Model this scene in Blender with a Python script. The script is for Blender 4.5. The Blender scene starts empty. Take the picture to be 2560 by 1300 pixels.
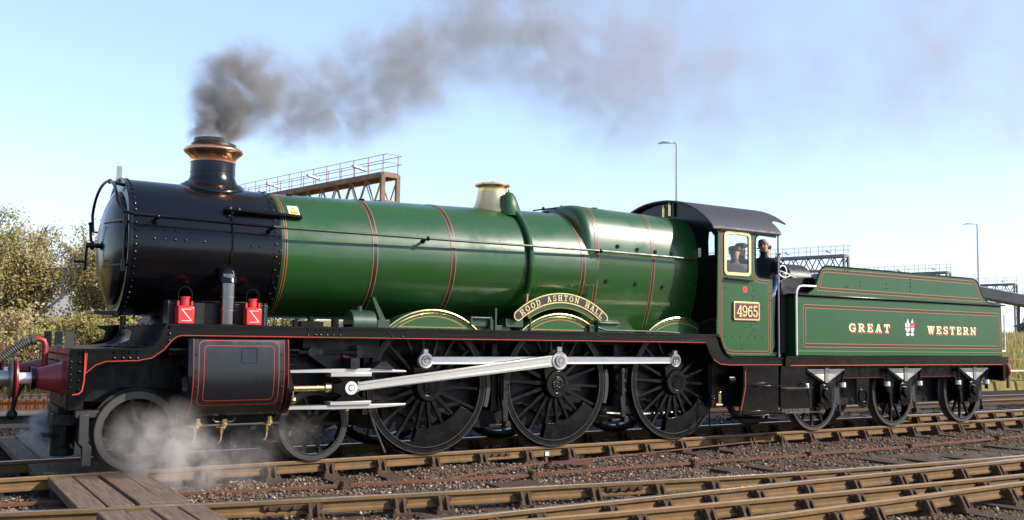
import bpy, bmesh, math, random
import numpy as np
from math import sin, cos, pi, radians, sqrt, atan2
from mathutils import Vector, Matrix
from mathutils.geometry import tessellate_polygon

# ------------------------------------------------------------------ camera, sky, sun, exposure
SC = bpy.context.scene
COL = SC.collection
cam_d = bpy.data.cameras.new('camera'); cam = bpy.data.objects.new('camera', cam_d); COL.objects.link(cam)
YAW, PITCH, ROLL = .5718, .0809, .0152
fw = Vector((sin(YAW)*cos(PITCH), cos(YAW)*cos(PITCH), sin(PITCH)))
rt = Vector((cos(YAW), -sin(YAW), 0)); up = rt.cross(fw)
r2 = rt*cos(ROLL)+up*sin(ROLL); u2 = -rt*sin(ROLL)+up*cos(ROLL)
M = Matrix((r2, u2, -fw)).transposed().to_4x4(); M.translation = (-8.2679, -12.4103, 1.5975)
cam.matrix_world = M
cam_d.sensor_width = 36; cam_d.lens = 2377.3/2560*36; cam_d.clip_start = .1; cam_d.clip_end = 3000
SC.camera = cam

SUN = Vector((.640, -.560, .526)).normalized()
elev = math.asin(SUN.z); rot = atan2(SUN.x, SUN.y)
W = bpy.data.worlds.new('World'); SC.world = W; W.use_nodes = True
nt = W.node_tree; nt.nodes.clear()
sky = nt.nodes.new('ShaderNodeTexSky'); sky.sky_type = 'NISHITA'; sky.sun_disc = False
sky.sun_elevation = elev; sky.sun_rotation = rot; sky.altitude = 50; sky.air_density = 1.0; sky.dust_density = .35; sky.ozone_density = 1.8
bg = nt.nodes.new('ShaderNodeBackground'); bg.inputs[1].default_value = .15
wo = nt.nodes.new('ShaderNodeOutputWorld')
wb = nt.nodes.new('ShaderNodeMix'); wb.data_type = 'RGBA'; wb.blend_type = 'MULTIPLY'; wb.inputs[0].default_value = 1; wb.inputs[7].default_value = (1.40, 1.48, 1.70, 1)
gm = nt.nodes.new('ShaderNodeGamma'); gm.inputs[1].default_value = .62   # gentler horizon-to-zenith contrast, as a thin high haze gives
nt.links.new(sky.outputs[0], gm.inputs[0]); nt.links.new(gm.outputs[0], wb.inputs[6]); nt.links.new(wb.outputs[2], bg.inputs[0]); nt.links.new(bg.outputs[0], wo.inputs[0])
sd = bpy.data.lights.new('sun', 'SUN'); sd.energy = 4.1; sd.angle = radians(.5); sd.color = (1, .93, .82)
so = bpy.data.objects.new('sun', sd); COL.objects.link(so); so.rotation_euler = SUN.to_track_quat('Z', 'Y').to_euler(); so.location = (30, -30, 40)
vs = SC.view_settings; vs.view_transform = 'Standard'; vs.look = 'None'; vs.exposure = 1.0; vs.gamma = 1; vs.use_curve_mapping = False
SC.cycles.volume_step_rate = 1.0; SC.cycles.volume_max_steps = 96; SC.cycles.volume_bounces = 1
SC.cycles.max_bounces = 8; SC.cycles.transparent_max_bounces = 12
SC.cycles.use_denoising = True
R_ = random.Random(7); RN = np.random.default_rng(11)

# ------------------------------------------------------------------ materials
MATS = {}
def mat(name, col, rough=.5, metal=0, coat=0, var=.0, vscale=6., col2=None, bump=0, bscale=60., rvar=0., spec=.5, coatr=.06):
    m = bpy.data.materials.new(name); m.use_nodes = True; n = m.node_tree.nodes; l = m.node_tree.links
    b = n['Principled BSDF']; MATS[name] = m
    b.inputs['Base Color'].default_value = (*col, 1); b.inputs['Roughness'].default_value = rough; b.inputs['Metallic'].default_value = metal
    b.inputs['Coat Weight'].default_value = coat; b.inputs['Coat Roughness'].default_value = coatr; b.inputs['Specular IOR Level'].default_value = spec
    if var or rvar or bump:
        g = n.new('ShaderNodeNewGeometry')
    if var or rvar:
        t = n.new('ShaderNodeTexNoise'); t.inputs['Scale'].default_value = vscale; t.inputs['Detail'].default_value = 6; t.inputs['Roughness'].default_value = .65
        l.new(g.outputs['Position'], t.inputs['Vector'])
        if var:
            r = n.new('ShaderNodeMapRange'); r.inputs[1].default_value = .3; r.inputs[2].default_value = .7
            l.new(t.outputs[0], r.inputs[0])
            mx = n.new('ShaderNodeMix'); mx.data_type = 'RGBA'
            c2 = col2 or tuple(c*(1-var) for c in col)
            mx.inputs[6].default_value = (*col, 1); mx.inputs[7].default_value = (*c2, 1)
            l.new(r.outputs[0], mx.inputs[0]); l.new(mx.outputs[2], b.inputs['Base Color'])
        if rvar:
            r = n.new('ShaderNodeMapRange'); r.inputs[1].default_value = .3; r.inputs[2].default_value = .7
            r.inputs[3].default_value = max(.02, rough-rvar); r.inputs[4].default_value = rough+rvar
            l.new(t.outputs[0], r.inputs[0]); l.new(r.outputs[0], b.inputs['Roughness'])
    if bump:
        t2 = n.new('ShaderNodeTexNoise'); t2.inputs['Scale'].default_value = bscale; t2.inputs['Detail'].default_value = 4
        l.new(g.outputs['Position'], t2.inputs['Vector'])
        bp = n.new('ShaderNodeBump'); bp.inputs['Strength'].default_value = bump; bp.inputs['Distance'].default_value = .01
        l.new(t2.outputs[0], bp.inputs['Height']); l.new(bp.outputs[0], b.inputs['Normal'])
    return m
mat('green', (.0105, .066, .0085), .34, coat=.30, var=.35, vscale=1.6, rvar=.12, coatr=.09, bump=.12, bscale=3.2)
mat('green_side', (.0125, .074, .0150), .34, coat=.12, var=.25, vscale=2.2, rvar=.08, coatr=.12, spec=.35, bump=.03, bscale=3)
mat('green_dim', (.010, .040, .018), .42, coat=.1, var=.35, vscale=8, rvar=.1)
mat('black', (.0025, .0025, .003), .17, rvar=.07, vscale=5, spec=.26)
mat('smokebox_black', (.003, .003, .004), .18, rvar=.07, vscale=3, bump=.03, bscale=6, spec=.38)
mat('black_dull', (.005, .005, .005), .42, var=.5, col2=(.012, .010, .008), vscale=9, rvar=.15, spec=.35)
mat('frame_black', (.003, .003, .003), .45, rvar=.2, vscale=8, spec=.25)
mat('roof_grey', (.024, .021, .026), .6, var=.3, vscale=5, rvar=.1)
mat('steel', (.84, .80, .75), .36, metal=.55, var=.08, vscale=3, rvar=.06)
mat('steel_rod', (.58, .555, .52), .36, metal=.75, var=.25, vscale=4, rvar=.1)
mat('chrome', (.16, .16, .17), .16, metal=1, rvar=.05, vscale=6)
mat('cylinder_black', (.010, .010, .012), .27, var=.3, vscale=3, rvar=.1, spec=.5)
mat('lining_dim', (.36, .03, .012), .5)
mat('channel_red', (.09, .016, .014), .6, var=.4, vscale=9)
mat('steel_dull', (.34, .33, .32), .42, metal=1, var=.3, vscale=6, rvar=.12)
mat('wheel_grey', (.0045, .0045, .0045), .22, var=.35, vscale=8, rvar=.09, spec=.34)
mat('tyre_grey', (.045, .042, .040), .42, metal=.2, var=.35, vscale=10, rvar=.1)
mat('brass', (.80, .60, .28), .22, metal=1, var=.15, vscale=20, rvar=.08)
mat('brass_pale', (.80, .60, .30), .30, metal=1, var=.2, vscale=9, rvar=.1)
mat('copper', (.90, .44, .26), .22, metal=1, var=.22, vscale=14, rvar=.08)
mat('lining_orange', (.40, .15, .035), .5)
mat('lining_red', (.50, .04, .015), .5)
mat('lining_black', (.012, .012, .010), .4)
mat('beam_red', (.22, .012, .016), .42, coat=.3, var=.35, vscale=8, rvar=.1)
mat('pipe_red', (.28, .018, .018), .45, var=.3, vscale=12)
mat('lamp_red', (.62, .02, .018), .38, coat=.3, var=.2, vscale=15)
mat('white', (.8, .8, .78), .5)
mat('cream', (.82, .74, .42), .45)
mat('yellow', (.85, .55, .03), .5)
mat('badge_red', (.75, .03, .03), .45)
mat('plate_red', (.05, .007, .007), .45)
mat('blue_green', (.05, .3, .28), .5)
mat('glass_dummy', (.8, .8, .8), .05)
mat('rubber', (.05, .048, .045), .7, var=.3, vscale=30)
mat('cloth_navy', (.012, .014, .028), .85, var=.3, vscale=20)
mat('cloth_lilac', (.20, .24, .42), .85, var=.2, vscale=14)
mat('cloth_grey', (.10, .10, .11), .85, var=.3, vscale=20)
mat('skin', (.50, .27, .19), .55, var=.15, vscale=30)
mat('cap_dark', (.015, .015, .018), .8)
mat('coal', (.012, .012, .013), .45, bump=.3, bscale=30)
mat('rail_rust', (.195, .105, .042), .75, var=.5, col2=(.11, .075, .04), vscale=7, bump=.15, bscale=60, spec=.15)
mat('rail_top', (.62, .57, .51), .28, metal=.85, var=.3, col2=(.45, .33, .22), vscale=5, rvar=.1)
mat('rail_top_rusty', (.42, .26, .13), .45, metal=.4, var=.35, vscale=5)
mat('chair_rust', (.10, .055, .030), .85, var=.5, col2=(.045, .033, .024), vscale=18, bump=.2, bscale=60, spec=.15)
mat('rod_rust', (.155, .070, .045), .8, var=.4, vscale=10, bump=.1, spec=.15)
mat('sleeper_wood', (.085, .058, .042), .9, var=.5, col2=(.035, .026, .02), vscale=12, bump=.3, bscale=40, spec=.15)
mat('tyre_light', (.062, .056, .050), .45, metal=.1, var=.3, vscale=6, rvar=.1)
mat('gantry_rust', (.26, .15, .10), .85, var=.5, col2=(.13, .075, .055), vscale=1.5)
mat('gantry_hazed', (.20, .19, .21), .85, var=.3, vscale=1.0)  # grey tone stands in for distance haze on the far gantries
mat('rail_pink', (.33, .20, .19), .8, var=.3, vscale=2)
mat('galv', (.42, .43, .46), .55, metal=.5)
mat('concrete', (.22, .20, .185), .9, var=.35, vscale=3, bump=.2, bscale=30, spec=.15)
mat('orange_rust', (.42, .16, .045), .85, var=.5, col2=(.25, .10, .04), vscale=4, spec=.15)
mat('fence_iron', (.14, .06, .045), .8, var=.4, vscale=9)
mat('bark', (.10, .065, .045), .9, var=.4, vscale=14)
mat('shed_wall', (.30, .29, .28), .8, var=.2, vscale=.4)
mat('shed_roof', (.75, .75, .76), .6, var=.1, vscale=.4)
mat('dark_grey', (.10, .10, .11), .7, var=.3, vscale=1)
def glass():
    m = bpy.data.materials.new('glass'); m.use_nodes = True; n = m.node_tree.nodes; l = m.node_tree.links
    n.remove(n['Principled BSDF']); o = n['Material Output']
    t = n.new('ShaderNodeBsdfTransparent'); t.inputs[0].default_value = (.86, .88, .9, 1)
    g = n.new('ShaderNodeBsdfGlossy'); g.inputs['Roughness'].default_value = .03
    lw = n.new('ShaderNodeLayerWeight'); pw = n.new('ShaderNodeMath'); pw.operation = 'POWER'; pw.inputs[1].default_value = 5; l.new(lw.outputs['Facing'], pw.inputs[0])
    f = n.new('ShaderNodeMath'); f.operation = 'MULTIPLY_ADD'; f.inputs[1].default_value = .9; f.inputs[2].default_value = .05; l.new(pw.outputs[0], f.inputs[0])
    x = n.new('ShaderNodeMixShader'); l.new(f.outputs[0], x.inputs[0]); l.new(t.outputs[0], x.inputs[1]); l.new(g.outputs[0], x.inputs[2]); l.new(x.outputs[0], o.inputs[0])
    MATS['glass'] = m
glass()
def wood():   # planks: grain along y
    m = mat('plank_wood', (.12, .082, .060), .85, spec=.2)
    n = m.node_tree.nodes; l = m.node_tree.links; b = n['Principled BSDF']
    tc = n.new('ShaderNodeTexCoord'); mp = n.new('ShaderNodeMapping'); mp.inputs['Scale'].default_value = (22, 1.3, 22)
    t = n.new('ShaderNodeTexNoise'); t.inputs['Scale'].default_value = 1.6; t.inputs['Detail'].default_value = 8; t.inputs['Roughness'].default_value = .7
    oi = n.new('ShaderNodeObjectInfo'); ad = n.new('ShaderNodeVectorMath'); ad.operation = 'ADD'
    cb = n.new('ShaderNodeCombineXYZ'); mu = n.new('ShaderNodeMath'); mu.operation = 'MULTIPLY'; mu.inputs[1].default_value = 40
    l.new(oi.outputs['Random'], mu.inputs[0]); l.new(mu.outputs[0], cb.inputs[0])
    l.new(tc.outputs['Object'], ad.inputs[0]); l.new(cb.outputs[0], ad.inputs[1]); l.new(ad.outputs[0], mp.inputs[0]); l.new(mp.outputs[0], t.inputs['Vector'])
    r = n.new('ShaderNodeValToRGB'); e = r.color_ramp.elements
    e[0].position = .3; e[0].color = (.060, .040, .029, 1); e[1].position = .72; e[1].color = (.20, .135, .095, 1)
    l.new(t.outputs[0], r.inputs[0]); l.new(r.outputs[0], b.inputs['Base Color'])
    bp = n.new('ShaderNodeBump'); bp.inputs['Strength'].default_value = .35; bp.inputs['Distance'].default_value = .008
    l.new(t.outputs[0], bp.inputs['Height']); l.new(bp.outputs[0], b.inputs['Normal'])
wood()
def ramp_mat(name, stops, scale, rough=.9, bump=.4, bscale=40, detail=10, scale2=None, stops2=None):
    m = mat(name, (.1, .1, .1), rough, spec=.12); n = m.node_tree.nodes; l = m.node_tree.links; b = n['Principled BSDF']
    g = n.new('ShaderNodeNewGeometry'); t = n.new('ShaderNodeTexNoise'); t.inputs['Scale'].default_value = scale; t.inputs['Detail'].default_value = detail; t.inputs['Roughness'].default_value = .7
    l.new(g.outputs['Position'], t.inputs['Vector'])
    r = n.new('ShaderNodeValToRGB'); e = r.color_ramp.elements
    while len(e) < len(stops): e.new(.5)
    for i, (p, c) in enumerate(stops): e[i].position = p; e[i].color = (*c, 1)
    l.new(t.outputs[0], r.inputs[0]); out = r.outputs[0]
    if stops2:
        t3 = n.new('ShaderNodeTexNoise'); t3.inputs['Scale'].default_value = scale2; t3.inputs['Detail'].default_value = 4
        l.new(g.outputs['Position'], t3.inputs['Vector'])
        mr = n.new('ShaderNodeMapRange'); mr.inputs[1].default_value = stops2[0]; mr.inputs[2].default_value = stops2[1]; l.new(t3.outputs[0], mr.inputs[0])
        mx = n.new('ShaderNodeMix'); mx.data_type = 'RGBA'; l.new(mr.outputs[0], mx.inputs[0]); l.new(out, mx.inputs[6]); mx.inputs[7].default_value = (*stops2[2], 1); out = mx.outputs[2]
    l.new(out, b.inputs['Base Color'])
    if bump:
        t2 = n.new('ShaderNodeTexNoise'); t2.inputs['Scale'].default_value = bscale; t2.inputs['Detail'].default_value = 5; l.new(g.outputs['Position'], t2.inputs['Vector'])
        bp = n.new('ShaderNodeBump'); bp.inputs['Strength'].default_value = bump; bp.inputs['Distance'].default_value = .03
        l.new(t2.outputs[0], bp.inputs['Height']); l.new(bp.outputs[0], b.inputs['Normal'])
    return m
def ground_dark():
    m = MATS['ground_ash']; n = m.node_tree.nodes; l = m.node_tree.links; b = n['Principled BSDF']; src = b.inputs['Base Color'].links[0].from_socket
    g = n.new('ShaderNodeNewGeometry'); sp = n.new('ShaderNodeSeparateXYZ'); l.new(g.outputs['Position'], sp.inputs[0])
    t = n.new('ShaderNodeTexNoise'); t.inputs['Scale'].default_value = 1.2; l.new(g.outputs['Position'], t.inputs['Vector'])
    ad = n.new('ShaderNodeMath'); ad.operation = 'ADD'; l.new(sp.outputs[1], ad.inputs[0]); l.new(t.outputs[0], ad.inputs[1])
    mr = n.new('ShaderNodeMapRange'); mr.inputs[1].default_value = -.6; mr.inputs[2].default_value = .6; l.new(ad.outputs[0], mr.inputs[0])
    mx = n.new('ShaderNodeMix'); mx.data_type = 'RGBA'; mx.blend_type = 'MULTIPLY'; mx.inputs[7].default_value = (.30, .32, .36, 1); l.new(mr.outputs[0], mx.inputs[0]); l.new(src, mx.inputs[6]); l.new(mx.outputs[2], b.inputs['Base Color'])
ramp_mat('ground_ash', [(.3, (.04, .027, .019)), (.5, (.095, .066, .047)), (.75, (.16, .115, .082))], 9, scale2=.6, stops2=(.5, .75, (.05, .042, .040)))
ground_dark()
ramp_mat('grass_bank', [(.3, (.12, .11, .03)), (.5, (.22, .18, .06)), (.72, (.34, .27, .12))], 1.3, bscale=25, bump=.8)
def stone_mat(name, base):
    m = mat(name, (.1, .1, .1), .9, spec=.2); n = m.node_tree.nodes; l = m.node_tree.links; b = n['Principled BSDF']
    a = n.new('ShaderNodeVertexColor'); a.layer_name = 'tint'
    l.new(a.outputs[0], b.inputs['Base Color'])
stone_mat('ballast', 0); stone_mat('leaf', 0); stone_mat('grass_blade', 0)
MATS['leaf'].node_tree.nodes['Principled BSDF'].inputs['Roughness'].default_value = .6
for nm in ('leaf', 'grass_blade'):
    n = MATS[nm].node_tree.nodes; l = MATS[nm].node_tree.links; tr = n.new('ShaderNodeBsdfTranslucent'); mx = n.new('ShaderNodeMixShader'); mx.inputs[0].default_value = .5
    vc = [x for x in n if x.type == 'VERTEX_COLOR'][0]; l.new(vc.outputs[0], tr.inputs[0]); l.new(n['Principled BSDF'].outputs[0], mx.inputs[1]); l.new(tr.outputs[0], mx.inputs[2]); l.new(mx.outputs[0], n['Material Output'].inputs[0])

# ------------------------------------------------------------------ geometry helpers
class MB:
    def __init__(s): s.v = []; s.f = []
    def add(s, vs, fs):
        o = len(s.v); s.v += [tuple(p) for p in vs]; s.f += [tuple(i+o for i in f) for f in fs]; return s
    def box(s, x0, x1, y0, y1, z0, z1):
        return s.add([(x, y, z) for x in (x0, x1) for y in (y0, y1) for z in (z0, z1)],
                     [(0, 1, 3, 2), (4, 6, 7, 5), (0, 4, 5, 1), (2, 3, 7, 6), (0, 2, 6, 4), (1, 5, 7, 3)])
    def prism(s, poly, a, b, axis='y', holes=()):
        # poly in the two other axes; extruded between a and b
        def P(p, t): return {'y': (p[0], t, p[1]), 'x': (t, p[0], p[1]), 'z': (p[0], p[1], t)}[axis]
        loops = [list(poly)]+[list(h) for h in holes]
        flat = [p for lp in loops for p in lp]; n = len(flat)
        vs = [P(p, a) for p in flat]+[P(p, b) for p in flat]
        fs = []
        if not holes and len(poly) <= 4:
            fs += [tuple(range(n)), tuple(range(2*n-1, n-1, -1))]
        else:
            for t in tessellate_polygon([[Vector((p[0], p[1], 0)) for p in lp] for lp in loops]):
                fs += [tuple(t), tuple(i+n for i in reversed(t))]
        o = 0
        for lp in loops:
            k = len(lp)
            for i in range(k):
                j = (i+1) % k; fs.append((o+i, o+j, o+j+n, o+i+n))
            o += k
        return s.add(vs, fs)
    def cyl(s, p0, p1, r0, r1=None, n=14, cap=True):
        r1 = r0 if r1 is None else r1
        p0 = Vector(p0); p1 = Vector(p1); d = (p1-p0).normalized()
        a = d.orthogonal().normalized(); b = d.cross(a)
        vs = [p0+(a*cos(2*pi*i/n)+b*sin(2*pi*i/n))*r0 for i in range(n)]+[p1+(a*cos(2*pi*i/n)+b*sin(2*pi*i/n))*r1 for i in range(n)]
        fs = [(i, (i+1) % n, n+(i+1) % n, n+i) for i in range(n)]
        if cap: fs += [tuple(range(n-1, -1, -1)), tuple(range(n, 2*n))]
        return s.add(vs, fs)
    def tube(s, pts, r, n=8, cap=True):
        pts = [Vector(p) for p in pts]; m = len(pts); rs = r if isinstance(r, (list, tuple)) else [r]*m
        vs = []; prev = None
        for i, p in enumerate(pts):
            d = (pts[min(i+1, m-1)]-pts[max(i-1, 0)]).normalized()
            a = d.orthogonal().normalized() if prev is None else (prev-d*prev.dot(d)).normalized()
            prev = a; b = d.cross(a)
            vs += [p+(a*cos(2*pi*k/n)+b*sin(2*pi*k/n))*rs[i] for k in range(n)]
        fs = [(i*n+k, i*n+(k+1) % n, (i+1)*n+(k+1) % n, (i+1)*n+k) for i in range(m-1) for k in range(n)]
        if cap: fs += [tuple(range(n-1, -1, -1)), tuple((m-1)*n+k for k in range(n))]
        return s.add(vs, fs)
    def lathe(s, prof, c=(0, 0, 0), axis='x', n=48, cap=True):
        # prof: list of (a along axis, r)
        vs = []
        for a, r in prof:
            for k in range(n):
                t = 2*pi*k/n; u, w = r*cos(t), r*sin(t)
                p = {'x': (a, u, w), 'y': (u, a, w), 'z': (u, w, a)}[axis]
                vs.append((p[0]+c[0], p[1]+c[1], p[2]+c[2]))
        m = len(prof)
        fs = [(i*n+k, i*n+(k+1) % n, (i+1)*n+(k+1) % n, (i+1)*n+k) for i in range(m-1) for k in range(n)]
        if cap:
            if prof[0][1] > 1e-4: fs.append(tuple(range(n)))
            if prof[-1][1] > 1e-4: fs.append(tuple((m-1)*n+k for k in range(n)))
        return s.add(vs, fs)
    def ring(s, R1, R0, a, b, c, axis='y', n=64, t0=0, t1=2*pi):
        full = abs(t1-t0-2*pi) < 1e-6; k = n if full else n+1
        vs = []
        for (r, q) in ((R1, a), (R1, b), (R0, b), (R0, a)):
            for i in range(k):
                t = t0+(t1-t0)*i/n; u, w = r*cos(t), r*sin(t)
                p = {'x': (q, u, w), 'y': (u, q, w), 'z': (u, w, q)}[axis]
                vs.append((p[0]+c[0], p[1]+c[1], p[2]+c[2]))
        fs = []
        for j in range(4):
            for i in range(n):
                i2 = (i+1) % k
                fs.append((j*k+i, j*k+i2, ((j+1) % 4)*k+i2, ((j+1) % 4)*k+i))
        if not full: fs += [(0, k, 2*k, 3*k), (k-1, 2*k-1, 3*k-1, 4*k-1)]
        return s.add(vs, fs)
    def dome(s, c, nrm, r, h=None, n=8):
        h = r*.7 if h is None else h
        c = Vector(c); d = Vector(nrm).normalized(); a = d.orthogonal().normalized(); b = d.cross(a)
        vs = []
        for (rr, hh) in ((1, 0), (.8, .6), (.4, .92)):
            vs += [c+(a*cos(2*pi*k/n)+b*sin(2*pi*k/n))*r*rr+d*h*hh for k in range(n)]
        vs.append(c+d*h)
        fs = [(i*n+k, i*n+(k+1) % n, (i+1)*n+(k+1) % n, (i+1)*n+k) for i in range(2) for k in range(n)]+[(2*n+k, 2*n+(k+1) % n, 3*n) for k in range(n)]
        return s.add(vs, fs)
    def sphere(s, c, r, n=14, m=8, sc=(1, 1, 1)):
        vs = [(c[0]+r*sc[0]*sin(pi*j/m)*cos(2*pi*k/n), c[1]+r*sc[1]*sin(pi*j/m)*sin(2*pi*k/n), c[2]+r*sc[2]*cos(pi*j/m)) for j in range(m+1) for k in range(n)]
        return s.add(vs, [(j*n+k, (j+1)*n+k, (j+1)*n+(k+1) % n, j*n+(k+1) % n) for j in range(m) for k in range(n)])
    def loft(s, rings, cap=True):
        n = len(rings[0]); vs = [p for r in rings for p in r]
        fs = [(i*n+k, i*n+(k+1) % n, (i+1)*n+(k+1) % n, (i+1)*n+k) for i in range(len(rings)-1) for k in range(n)]
        if cap: fs += [tuple(range(n)), tuple((len(rings)-1)*n+k for k in range(n-1, -1, -1))]
        return s.add(vs, fs)
    def strip(s, path, w, off, nrm='y'):
        # flat ribbon of width w along a closed/open path of (x,z), thin box just proud at y=off
        pass
    def mesh(s, name, ang=35):
        me = bpy.data.meshes.new(name); me.from_pydata(s.v, [], s.f)
        bm = bmesh.new(); bm.from_mesh(me); bmesh.ops.recalc_face_normals(bm, faces=bm.faces); bm.to_mesh(me); bm.free()
        me.shade_smooth(); me.set_sharp_from_angle(angle=radians(ang)); return me
    def split(s, tol=.004):
        par = list(range(len(s.v)))
        def find(a):
            while par[a] != a: par[a] = par[par[a]]; a = par[a]
            return a
        for f in s.f:
            r = find(f[0])
            for i in f[1:]: par[find(i)] = r
        isl = {}
        for i in range(len(s.v)): isl.setdefault(find(i), []).append(i)
        keys = list(isl); V = np.array(s.v)
        if len(keys) < 2 or len(keys) > 400: return [s]
        lo = np.array([V[isl[k]].min(0) for k in keys])-tol; hi = np.array([V[isl[k]].max(0) for k in keys])+tol
        gp = list(range(len(keys)))
        def g(a):
            while gp[a] != a: a = gp[a]
            return a
        for i in range(len(keys)):
            t = np.where(((lo[i] <= hi[i+1:]) & (hi[i] >= lo[i+1:])).all(1))[0]+i+1
            for j in t: gp[g(int(j))] = g(i)
        grp = {}
        for i, k in enumerate(keys): grp.setdefault(g(i), []).append(k)
        if len(grp) < 2: return [s]
        root = {k: q for q, ks in grp.items() for k in ks}; out = {q: MB() for q in grp}; mp = {}
        for i in range(len(s.v)):
            q = root[find(i)]; mp[i] = len(out[q].v); out[q].v.append(s.v[i])
        for f in s.f: out[root[find(f[0])]].f.append(tuple(mp[i] for i in f))
        return sorted(out.values(), key=lambda m: -len(m.v))
    def build(s, name, m, parent=None, ang=35, bev=0, label=None, kind=None, loc=None):
        if kind is None and parent is not None:
            ps = s.split()
            if len(ps) > 1: return [q.build1(name, m, parent, ang, bev, label, kind, loc) for q in ps][0]
        return s.build1(name, m, parent, ang, bev, label, kind, loc)
    def build1(s, name, m, parent=None, ang=35, bev=0, label=None, kind=None, loc=None):
        me = s.mesh(name, ang); me.materials.append(MATS[m])
        o = bpy.data.objects.new(name, me); COL.objects.link(o)
        if parent is not None:
            o.parent = parent
            if loc is None: o.location = -wloc(parent)
        if loc is not None: o.location = loc
        if bev:
            b = o.modifiers.new('bevel', 'BEVEL'); b.width = bev; b.segments = 2; b.limit_method = 'ANGLE'; b.angle_limit = radians(40)
        if label: o['label'] = label
        if kind: o['kind'] = kind
        return o
def wloc(o):
    v = Vector(o.location); p = o.parent
    while p: v += Vector(p.location); p = p.parent
    return v
def thing(name, label, cat, loc=(0, 0, 0), group=None, rz=0, parent=None):
    o = bpy.data.objects.new(name, None); COL.objects.link(o); o.location = loc; o.rotation_euler = (0, 0, rz); o.empty_display_size = .2
    if parent is not None: o.parent = parent
    else: tag(o, label, cat, group)
    return o
def tag(o, label=None, cat=None, group=None, kind=None):
    if label: o['label'] = label
    if cat: o['category'] = cat
    if group: o['group'] = group
    if kind: o['kind'] = kind
    return o
def share(src, name, parent, loc, rz=0, scale=None):
    o = bpy.data.objects.new(name, src); COL.objects.link(o); o.parent = parent; o.location = loc; o.rotation_euler = (0, 0, rz)
    if scale: o.scale = scale
    return o
def rrect(x0, x1, z0, z1, r, n=5):
    pts = []
    for cx, cz, a in ((x1-r, z1-r, 0), (x0+r, z1-r, pi/2), (x0+r, z0+r, pi), (x1-r, z0+r, 1.5*pi)):
        pts += [(cx+r*cos(a+pi/2*i/n), cz+r*sin(a+pi/2*i/n)) for i in range(n+1)]
    return pts
def offset_poly(p, d, closed=True):
    n = len(p); out = []
    for i in range(n):
        a = p[(i-1) % n] if closed or i else p[i]; b = p[i]; c = p[(i+1) % n] if closed or i < n-1 else p[i]
        def nn(u, w):
            dx, dy = w[0]-u[0], w[1]-u[1]; L = sqrt(dx*dx+dy*dy) or 1; return (-dy/L, dx/L)
        n1 = nn(a, b) if a != b else nn(b, c); n2 = nn(b, c) if b != c else n1
        mx, my = n1[0]+n2[0], n1[1]+n2[1]; L = mx*mx+my*my or 1; k = 2/L
        out.append((b[0]+mx*k*d, b[1]+my*k*d))
    return out
def ribbon(mb, path, w, f, closed=True, d=0, h=.0015):
    """ribbon of width w along path (2D); f maps (a,b,height) to 3D; d = sideways shift"""
    A = offset_poly(path, d+w/2, closed); B = offset_poly(path, d-w/2, closed); n = len(path)
    vs = [f(p[0], p[1], h) for p in A]+[f(p[0], p[1], h) for p in B]
    k = n if closed else n-1
    return mb.add(vs, [(i, (i+1) % n, n+(i+1) % n, n+i) for i in range(k)])
def rail_path(pts, step=.5):
    """Catmull-Rom smoothed path"""
    P = [Vector(p) for p in pts]; P = [P[0]*2-P[1]]+P+[P[-1]*2-P[-2]]; out = []
    for i in range(1, len(P)-2):
        n = max(2, int((P[i+1]-P[i]).length/step))
        for k in range(n):
            t = k/n; a, b, c, d = P[i-1], P[i], P[i+1], P[i+2]
            out.append(.5*((2*b)+(c-a)*t+(2*a-5*b+4*c-d)*t*t+(3*b-a-3*c+d)*t**3))
    out.append(P[-2]); return out
# ------------------------------------------------------------------ slab-serif lettering, built from strokes
def L_(x0, y0, x1, y1, w=.2):
    dx, dy = x1-x0, y1-y0; L = sqrt(dx*dx+dy*dy); nx, ny = -dy/L*w/2, dx/L*w/2
    return [(x0+nx, y0+ny), (x0-nx, y0-ny), (x1-nx, y1-ny), (x1+nx, y1+ny)]
def B_(x0, x1, y0, y1): return [(x0, y0), (x1, y0), (x1, y1), (x0, y1)]
def A_(cx, cy, rx, ry, a0, a1, w=.2, w2=None, n=12):
    w2 = w if w2 is None else w2; a0, a1 = radians(a0), radians(a1); o = []; i_ = []
    for k in range(n+1):
        t = a0+(a1-a0)*k/n
        o.append((cx+rx*cos(t), cy+ry*sin(t))); i_.append((cx+(rx-w)*cos(t), cy+(ry-w2)*sin(t)))
    return [[o[k], o[k+1], i_[k+1], i_[k]] for k in range(n)]
sr = .13
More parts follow.
